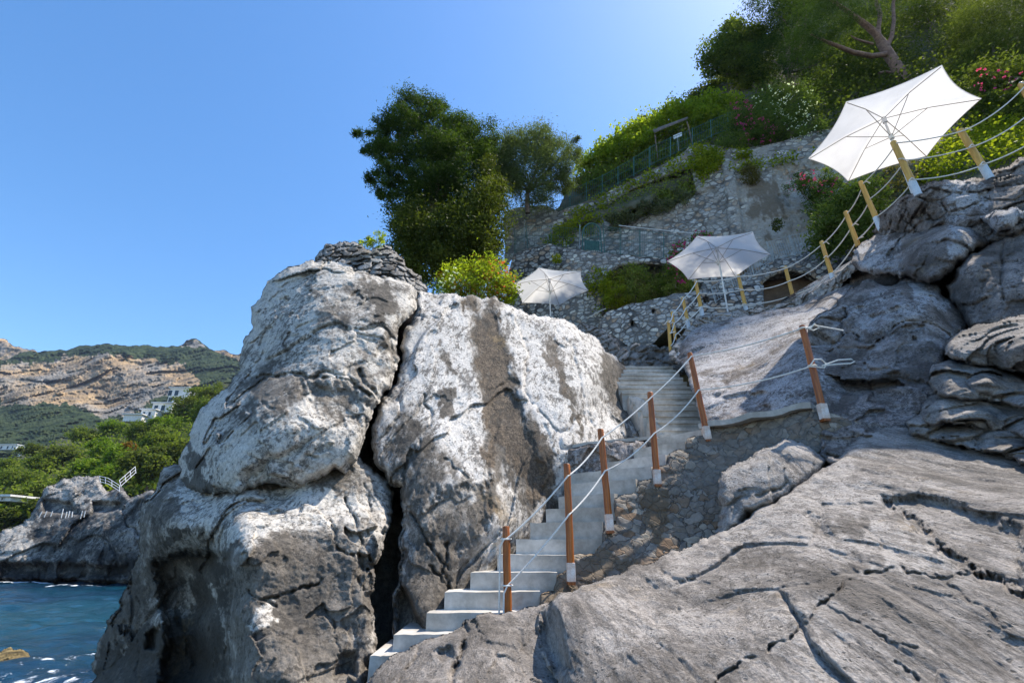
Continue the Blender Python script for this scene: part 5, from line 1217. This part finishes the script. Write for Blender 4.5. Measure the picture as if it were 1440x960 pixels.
climber('undergrowth', 'green plants between the vine rows and the long fence', [(810, 262), (860, 225), (900, 205), (960, 185), (1030, 160), (1080, 120), (1100, 150), (1060, 185), (990, 205), (930, 230), (880, 250), (830, 272)], f_HL, 'mid', 11000, .16, seed=82, off=.4, spread=.3, dens=-.15, cat='undergrowth')['kind'] = 'stuff'
# ------------------------------------------------------------------ the bay: sea, headland, hills, houses
def sea():
    m, nt = newmat('sea_water'); b = N(nt)
    p = b.obj()
    n1 = b.noise(p, .22, 6, .6); n2 = b.noise(p, 1.1, 6, .62, dist=.6); n3 = b.noise(p, 4.2, 4, .6)
    mk = b.sep(b.attr('mask'))
    dx = b.noise(p, .9, 8, .7, dist=1.4)
    foam = b.mapr(b.math('ADD', dx, b.math('MULTIPLY', b.math('SUBTRACT', mk[0], .5), .75)), .59, .72)
    col = b.mix(b.mapr(n1, .3, .7), (.002, .018, .040), (.002, .034, .056))
    col = b.mix(b.math('MULTIPLY', mk[1], .55), col, (.006, .062, .080))
    col = b.mix(foam, col, (.72, .76, .80))
    h = b.math('ADD', b.math('MULTIPLY', n2, .6), b.math('MULTIPLY', n3, .2))
    rg = b.mapr(foam, 0, 1, .12, .8)
    b.out(b.principled(col, rg, b.bump(h, .8, .5), .5))
    # sheet: fine near the rocks, one big fan to the horizon
    nx, ny = 240, 260
    xs = np.linspace(-95, 4, nx); ys = 9 + np.linspace(0, 1, ny) ** 1.6 * 62
    X, Y = np.meshgrid(xs, ys)
    p3 = np.c_[X.ravel(), Y.ravel(), np.zeros(X.size)]
    Z = -3.5 + fbm(p3 * np.array([.25, .35, 1]), 3, 5) * .35 + fbm(p3 * np.array([.9, 1.2, 1]), 4, 9) * .13
    # foam close to the rock and the swell in front of it
    q = p3[:, :2]
    def seg(a, c):
        a = np.array(a); c = np.array(c); t = np.clip(((q - a) @ (c - a)) / ((c - a) @ (c - a)), 0, 1)
        return np.hypot(*(q - (a + t[:, None] * (c - a))).T)
    d0 = np.minimum(seg(P(60, 945, 19)[:2], P(130, 930, 20)[:2]), seg(P(20, 955, 17.5)[:2], P(150, 960, 16)[:2]))
    fo = np.exp(-(d0 / 1.5) ** 2) * .62
    d1 = seg(P(0, 816, 60)[:2], P(70, 817, 60)[:2]); d2 = seg(P(70, 821, 56)[:2], P(175, 824, 54)[:2])
    fo = np.maximum(fo, np.exp(-(d1 / 1.0) ** 2) * .9); fo = np.maximum(fo, np.exp(-(d2 / .9) ** 2) * .75)
    Z += fo * .12 * fbm(p3 * 2.1, 3, 15)
    sh = np.exp(-(seg(P(0, 880, 30)[:2], P(170, 850, 34)[:2]) / 9) ** 2)
    V = np.c_[X.ravel(), Y.ravel(), Z]
    i = np.arange((ny - 1) * nx).reshape(ny - 1, nx)[:, :-1].ravel()
    Q = np.stack([i, i + 1, i + nx + 1, i + nx], 1)
    me = mesh_np('sea', V, Q)
    at = me.attributes.new('mask', 'FLOAT_COLOR', 'POINT')
    at.data.foreach_set('color', np.c_[fo, sh, np.zeros_like(fo), np.ones_like(fo)].astype(np.float32).ravel())
    o = link('sea', me, m); o['kind'] = 'structure'
    s2 = sheet('open_sea', [(-1450, -50, -3.9), (650, -50, -3.9), (650, 1250, -3.9), (-1450, 1250, -3.9)], m)
sea()
rock('boulder', 'low ochre weedy rock washed by foam at the lower left corner', [(-25, 925), (0, 916), (20, 913), (36, 915), (43, 922), (38, 934), (20, 945), (0, 950), (-25, 955)], [(-20, 930, 19.5), (0, 918, 20.5), (38, 920, 20.2), (20, 942, 18.3), (15, 928, 19.2)],
     rock_mat('weedy_rock', dark=(.06, .045, .02), mid=(.30, .20, .06), white=(.34, .26, .12), sc=1.0), thick=1.5, rr=6, rk=.5, amp=.12, facet=(.6, .2), step=1.5, seed=301)
M['far_rock'] = rock_mat('shore_rock', dark=(.05, .05, .05), mid=(.20, .185, .17), white=(.45, .42, .38), sc=.22, bump=.9)
o, f_sh = rock('shore_cliff', 'rocky shore with small handrails on the far side of the water', [(-30, 770), (0, 748), (20, 740), (42, 728), (52, 706), (60, 690), (78, 680), (108, 669), (140, 668), (150, 690), (172, 684), (182, 698), (206, 690), (240, 690), (240, 826), (175, 822), (140, 818), (100, 816), (40, 815), (-30, 815)],
     [(0, 755, 63), (60, 700, 68), (110, 672, 70), (150, 692, 66), (200, 695, 60), (0, 812, 60), (100, 815, 59), (175, 820, 57), (60, 745, 63), (140, 740, 60), (220, 760, 57), (100, 715, 65), (100, 780, 60)], M['far_rock'], thick=14, rr=8, rk=3, amp=.75, scale=9, facet=(.9, 1.1), step=1.6,
     bumps=[([(60, 700), (100, 705), (112, 722), (60, 722)], 2.0, 5), ([(130, 705), (170, 705), (175, 716), (130, 722)], 2.0, 5), ([(0, 790), (180, 795), (180, 812), (0, 812)], 1.5, 6)], stains=[([(0, 785), (200, 780), (200, 830), (0, 830)], 2, .6, 10), ([(60, 680), (150, 675), (160, 705), (80, 705)], 0, .7, 8), ([(0, 740), (50, 730), (40, 780), (0, 790)], 0, .72, 8)], base=(.45, .05, .1), seed=305)
def hill_mat():
    m, nt = newmat('hill_cover'); b = N(nt)
    p = b.obj(); mk = b.sep(b.attr('mask'))
    a = b.noise(p, .012, 9, .68); pz = b.vmath('MULTIPLY', p, (1, 1, .45)); c = b.noise(pz, .05, 8, .7); d = b.voro(p, .11); e_ = b.noise(p, .16, 5, .7)
    rockc = b.mix(b.mapr(a, .42, .58), (.20, .19, .175), (.36, .25, .15))
    rockc = b.mix(b.mapr(c, .35, .68), b.mix(.5, rockc, (.10, .10, .09)), b.mix(b.mapr(a, .4, .6), (.36, .33, .29), (.56, .38, .20)))
    green = b.mix(b.mapr(d, .1, .75), (.06, .085, .035), (.02, .036, .018))
    green = b.mix(b.mapr(c, .45, .7), green, (.075, .095, .04))
    f = b.mapr(b.math('ADD', b.math('MULTIPLY', c, .8), b.math('SUBTRACT', mk[0], .5)), .34, .48)
    col = b.mix(f, green, rockc)
    h = b.math('ADD', b.math('MULTIPLY', c, 1.0), b.math('MULTIPLY', e_, .4))
    b.out(b.principled(col, .95, b.bump(h, 1.0, 9), .1))
    return m
M['hill'] = hill_mat()
FAR_out = [(-60, 520), (-30, 512), (0, 505), (42, 493), (70, 493), (100, 490), (120, 485), (137, 484), (167, 485), (200, 485), (240, 486), (250, 487), (262, 478), (276, 476), (285, 483), (294, 490), (310, 497), (328, 503), (400, 520), (400, 760), (-60, 760)]
cliff = [(0, 512), (60, 508), (110, 502), (140, 500), (175, 502), (215, 504), (250, 512), (272, 520), (282, 535), (262, 548), (235, 560), (210, 568), (185, 585), (140, 582), (100, 570), (60, 568), (0, 572)]
o, f_far = patch('far_hill', FAR_out, [(0, 507, 700), (137, 486, 760), (240, 488, 780), (330, 505, 720), (400, 525, 700), (0, 530, 640), (150, 505, 690), (0, 570, 600), (150, 580, 570), (250, 540, 640), (0, 620, 420), (150, 620, 400), (330, 560, 560), (0, 700, 260), (300, 700, 260)], M['hill'], thick=60, rr=5, rk=8, amp=9, scale=70, facet=(1.2, 14), stones=(.085, 3.0, 1.5), pits=0, step=1.3, frac=.08,
     base=(.12, 0, 0), seed=311, kind='structure', stains=[(cliff, 0, .84, 4), ([(0, 512), (60, 508), (60, 540), (0, 545)], 0, .62, 6), ([(250, 486), (262, 477), (280, 477), (292, 490)], 0, .8, 2)], bumps=[([(60, 535), (100, 532), (110, 545), (70, 548)], 10, 4)])
o, _ = patch('distant_mountain', [(-60, 470), (-20, 472), (0, 476), (8, 477), (16, 484), (26, 487), (42, 492), (56, 496), (70, 510), (-60, 540)], [(0, 478, 980), (50, 496, 980), (-40, 500, 940)], M['hill'], thick=60, rr=4, rk=10, amp=16, scale=120, facet=(1.2, 25), pits=0, step=1.4, base=(.75, 0, 0), seed=315, kind='structure')
o, _ = patch('distant_cliff', [(288, 491), (300, 493), (320, 494), (345, 496), (380, 500), (380, 520), (290, 510)], [(300, 494, 950), (345, 500, 950), (300, 510, 930)], M['hill'], thick=60, rr=3, rk=5, amp=10, scale=100, facet=(1.5, 18), pits=0, step=1.4, base=(1.0, 0, 0), seed=317, kind='structure')
MIDm = plain_mat('near_hill_ground', (.10, .10, .05), .95, (.045, .055, .025), .12, 1.0, 1.5)
NH_out = [(-60, 660), (-20, 655), (20, 648), (60, 632), (100, 616), (125, 605), (150, 594), (175, 590), (195, 586), (215, 583), (240, 570), (262, 556), (300, 545), (340, 530), (400, 520), (400, 800), (-60, 800)]
o, f_nh = patch('wooded_hillside', NH_out, [(0, 652, 175), (100, 618, 185), (195, 588, 190), (262, 560, 185), (340, 535, 180), (0, 700, 120), (100, 660, 130), (200, 640, 125), (300, 600, 120), (0, 740, 88), (100, 700, 95), (180, 690, 85), (300, 700, 75), (0, 790, 80), (200, 780, 72)], MIDm, thick=12, rr=4, rk=2, amp=1.6, scale=14, facet=(1.2, 2.0), pits=0, step=2.5, frac=.08, seed=321, kind='structure')
def hill_tree(px, py, rx, ry, leaf, n, label, Y=None, name='hill_tree', size=.9, sd=0, flat=False, group='trees on the hillside across the bay'):
    Y = Y or float(f_nh(np.array([px]), np.array([min(py + ry, 790)]))[0]) - 3
    ls = []
    r_ = random.Random(sd)
    k = 5 if not flat else 4
    for i in range(k):
        a = i / k * 6.28 + r_.uniform(-.4, .4)
        ls.append((px + math.cos(a) * rx * .48, py + math.sin(a) * ry * (.42 if not flat else .3), Y + r_.uniform(-1, 1), rx * r_.uniform(.42, .62), ry * r_.uniform(.4, .6), rx * .5 * Y / 700))
    return plant(name, label, 'tree', ls, leaf, n, size, P(px, py + ry * (1.15 if not flat else 2.2), Y), .25 if flat else .3, .5, group=group, seed=sd + 300, nclump=60, crad=.24, shell=.6, limbs=4)
trees = [(25, 672, 36, 18, 'mid', 'flat topped pine spreading at the left picture edge', True), (70, 690, 30, 16, 'mid', 'flat topped pine above the shore rocks', True), (8, 655, 22, 12, 'mid', 'rounded green tree at the left picture edge below the white far houses', False),
         (60, 652, 26, 14, 'mid', 'green tree in the lower slope left of the pale bare strip', False), (88, 640, 24, 16, 'darkg', 'dark green tree left of the pale bare strip', False), (50, 634, 22, 10, 'darkg', 'dark tree right beside the white far houses', False),
         (125, 660, 20, 17, 'bright', 'bright yellow green pine right of the pale bare strip', False), (140, 630, 20, 18, 'bright', 'bright yellow green pine in the middle of the slope', False), (165, 645, 20, 20, 'bright', 'bright pine left of the rusty shrub', False), (150, 672, 24, 16, 'bright', 'bright spreading tree just above the shore handrail', False),
         (182, 634, 13, 13, 'rust', 'rust coloured shrub among the bright pines', False), (205, 655, 30, 34, 'darkg', 'large dark dense tree beside the left boulder', False), (225, 620, 28, 22, 'mid', 'green tree touching the left boulder above the dense dark tree', False), (200, 610, 24, 18, 'mid', 'green tree below the white stepped house', False),
         (236, 597, 24, 14, 'bright', 'bright rounded tree directly below the white stepped house', False), (262, 572, 22, 20, 'darkg', 'dark tree right of the white stepped house', False), (276, 556, 14, 12, 'mid', 'light green tree top above the white stepped house', False), (252, 640, 22, 26, 'darkg', 'dark tree squeezed behind the edge of the left boulder', False),
         (120, 612, 24, 10, 'mid', 'low green tree at the crest of the wooded slope', False), (160, 600, 22, 9, 'bright', 'light yellow green shrub row left of the house terraces', False), (300, 556, 24, 18, 'darkg', 'dark cypress like tree against the left boulder outline', False), (285, 580, 16, 22, 'mid', 'green shrub along the outline of the left boulder', False),
         (105, 672, 18, 12, 'darkg', 'shadowed shrub under the bright pine', False), (20, 705, 30, 16, 'darkg', 'dark undergrowth tree under the flat topped pines', False), (60, 712, 20, 12, 'darkg', 'dark shrub at the foot of the flat topped pines', False), (5, 725, 24, 14, 'darkg', 'dark tree low at the left edge beside the shore', False), (178, 668, 16, 14, 'mid', 'green shrub beside the handrail steps', False)]
for i, (x, y, rx, ry, lf, lab, fl) in enumerate(trees):
    hill_tree(x, y, rx, ry, lf, 4200 if rx > 20 else 2600, lab, sd=i, flat=fl, size=.62, name='umbrella_pine' if fl else ('shrub' if 'shrub' in lab else 'hill_tree'))
rng = np.random.default_rng(9)
climber('scrub', 'dense green scrub covering the wooded slope across the bay', [(-10, 660), (100, 622), (195, 592), (300, 550), (330, 560), (240, 690), (180, 700), (110, 690), (40, 730), (-10, 745)], f_nh, 'mid', 16000, .8, cat='scrub', off=1.5, spread=1.2, seed=95, dens=-.25)['kind'] = 'stuff'
# bare strip of pale earth
# houses
def house(name, label, boxes, wins, roofs=(), group=None):
    """boxes: (px0, px1, py top, py bottom, Y, depth)"""
    b0 = boxes[0]; e = empty(name, PV((b0[0] + b0[1]) / 2, b0[3], b0[4])); tag(e, label, 'house', group)
    for (x0, x1, yt, yb, Y, dp) in boxes:
        a, c, t = PV(x0, yb, Y), PV(x1, yb, Y), PV((x0 + x1) / 2, yt, Y)
        h = (t.z - a.z) / 2; cx = (a.x + c.x) / 2
        MB().box((cx, Y + dp / 2, a.z + h), ((c.x - a.x) / 2, 0, 0), (0, dp / 2, 0), (0, 0, h)).build('wall', M['plaster'], e, False)
        MB().box((cx, Y + dp / 2 - .2, t.z + .16), ((c.x - a.x) / 2 + .4, 0, 0), (0, dp / 2 + .5, 0), (0, 0, .15)).build('roof', M['plaster'], e, False)
    for (x0, x1, yt, yb, Y) in wins:
        a, c = PV(x0, yb, Y), PV(x1, yt, Y)
        f_ = MB().box(((a.x + c.x) / 2, Y - .05, (a.z + c.z) / 2), ((c.x - a.x) / 2 + .12, 0, 0), (0, .06, 0), (0, 0, (c.z - a.z) / 2 + .12)).build('window', M['plaster'], e, False)
        MB().box((Vector(((a.x + c.x) / 2, Y - .12, (a.z + c.z) / 2)) - e.location), ((c.x - a.x) / 2, 0, 0), (0, .03, 0), (0, 0, (c.z - a.z) / 2)).build('pane', M['glass'], f_, False)
    return e
house('terraced_house', 'white modern stepped house with big windows on the hillside across the bay', [(234, 262, 546, 569, 172, 9), (212, 240, 567, 580, 168, 9), (196, 216, 576, 588, 165, 8), (172, 198, 583, 592, 162, 7)],
      [(236, 243, 549, 556, 172), (245, 252, 549, 556, 172), (236, 243, 559, 566, 172), (245, 252, 559, 566, 172), (216, 223, 570, 577, 168), (226, 233, 570, 577, 168), (200, 205, 579, 585, 165), (208, 213, 579, 585, 165)])
house('far_house', 'long low white house at the left picture edge in the distant green', [(-8, 22, 625, 632, 300, 12)], [(0, 4, 627, 631, 300), (9, 13, 627, 631, 300), (16, 19, 627, 631, 300)], group='white houses in the distant green')
house('far_house', 'pale pinkish house right of the long low white one in the distance', [(24, 40, 633, 641, 290, 12)], [(27, 30, 635, 639, 290), (34, 37, 635, 639, 290)], group='white houses in the distant green')
house('far_house', 'small white house right of the pinkish one in the distance', [(41, 49, 630, 635, 292, 10)], [(43, 46, 631, 634, 292)], group='white houses in the distant green')
house('far_house', 'small cream hut under the flat topped pines at the left edge', [(-4, 14, 698, 704, 86, 5)], [(2, 6, 699, 703, 86)])
# handrails on the shore
def handrail(lab, T, B, n):
    fence('handrail', lab, T, B, M['white_metal'], 0, nposts=n, postr=.035, railr=.03, mids=(.5,), cat='railing')
handrail('white handrail stepping down over the shore rocks across the water', [(140, 669, 62), (152, 672, 62), (168, 682, 61)], [(141, 677, 62), (152, 680, 62), (168, 690, 61)], 4)
handrail('white handrail climbing the steps beside the large dark tree across the water', [(168, 675, 64), (190, 656, 66)], [(170, 683, 64), (191, 664, 66)], 4)
for i, (x, y0, y1, dx) in enumerate(((55, 719, 727, 4), (62, 718, 727, 4), (71, 718, 726, 3), (86, 715, 728, 3), (92, 719, 728, 2), (96, 718, 727, 2), (101, 719, 727, 1), (113, 718, 729, 3), (118, 718, 727, 2))):
    Y = 60.5
    tag(MB().tube([PV(x, y1, Y), PV(x + dx, y0, Y)], .045, 6).build('bollard', M['white_metal']), 'small white leaning post on the flat shore rock across the water', 'post', 'small white posts on the shore rock')
# ------------------------------------------------------------------ the air over the bay
def haze(density):
    m, nt = newmat('sea_haze')
    v = nt.nodes.new('ShaderNodeVolumePrincipled')
    v.inputs['Color'].default_value = (.60, .74, 1, 1); v.inputs['Density'].default_value = density; v.inputs['Anisotropy'].default_value = .3
    o = nt.nodes.new('ShaderNodeOutputMaterial'); nt.links.new(v.outputs[0], o.inputs['Volume'])
    x0, x1, y0, y1, z0, z1 = -1500, 700, -60, 1300, -9, 440
    vs = [(x, y, z) for x in (x0, x1) for y in (y0, y1) for z in (z0, z1)]
    me = bpy.data.meshes.new('haze'); me.from_pydata(vs, [], [(0, 1, 3, 2), (4, 6, 7, 5), (0, 4, 5, 1), (2, 3, 7, 6), (0, 2, 6, 4), (1, 5, 7, 3)])
    ob = link('haze', me, m); ob['kind'] = 'stuff'
haze(.00008)
# ------------------------------------------------------------------ light, air, camera
SUN_AZ, SUN_EL = math.radians(64), math.radians(59)
w = bpy.data.worlds.new('World'); SC.world = w; w.use_nodes = True
nt = w.node_tree
bg = nt.nodes['Background']
sky = nt.nodes.new('ShaderNodeTexSky'); sky.sky_type = 'NISHITA'; sky.sun_disc = False
sky.sun_elevation = SUN_EL; sky.sun_rotation = SUN_AZ
sky.air_density = 1.0; sky.dust_density = .45; sky.ozone_density = 1.3; sky.altitude = 0
hs = nt.nodes.new('ShaderNodeHueSaturation'); hs.inputs['Saturation'].default_value = 1.28
nt.links.new(sky.outputs[0], hs.inputs['Color']); nt.links.new(hs.outputs[0], bg.inputs[0]); bg.inputs[1].default_value = .12
sl = bpy.data.lights.new('sun', 'SUN'); sl.energy = 3.5; sl.angle = math.radians(.53); sl.color = (1, .92, .80)
so = bpy.data.objects.new('sun', sl); COL.objects.link(so)
sd = Vector((math.sin(SUN_AZ) * math.cos(SUN_EL), math.cos(SUN_AZ) * math.cos(SUN_EL), math.sin(SUN_EL)))
so.rotation_euler = (-sd).to_track_quat('-Z', 'Y').to_euler(); so.location = (0, 0, 60)
cd = bpy.data.cameras.new('camera'); cam = bpy.data.objects.new('camera', cd); COL.objects.link(cam)
cd.sensor_width = 36; cd.lens = 36 * FPX / 1440; cd.clip_start = .05; cd.clip_end = 20000
cam.rotation_euler = (math.pi / 2 + TILT, 0, 0)
SC.camera = cam
SC.view_settings.view_transform = 'Standard'; SC.view_settings.look = 'None'; SC.view_settings.gamma = 1; SC.view_settings.exposure = 1.15
SC.render.engine = 'CYCLES'
SC.cycles.max_bounces = 5; SC.cycles.diffuse_bounces = 3; SC.cycles.glossy_bounces = 2; SC.cycles.transmission_bounces = 3; SC.cycles.transparent_max_bounces = 4
SC.cycles.use_denoising = True
try: SC.cycles.denoising_prefilter = 'ACCURATE'
except Exception: pass
SC.cycles.sample_clamp_indirect = 6
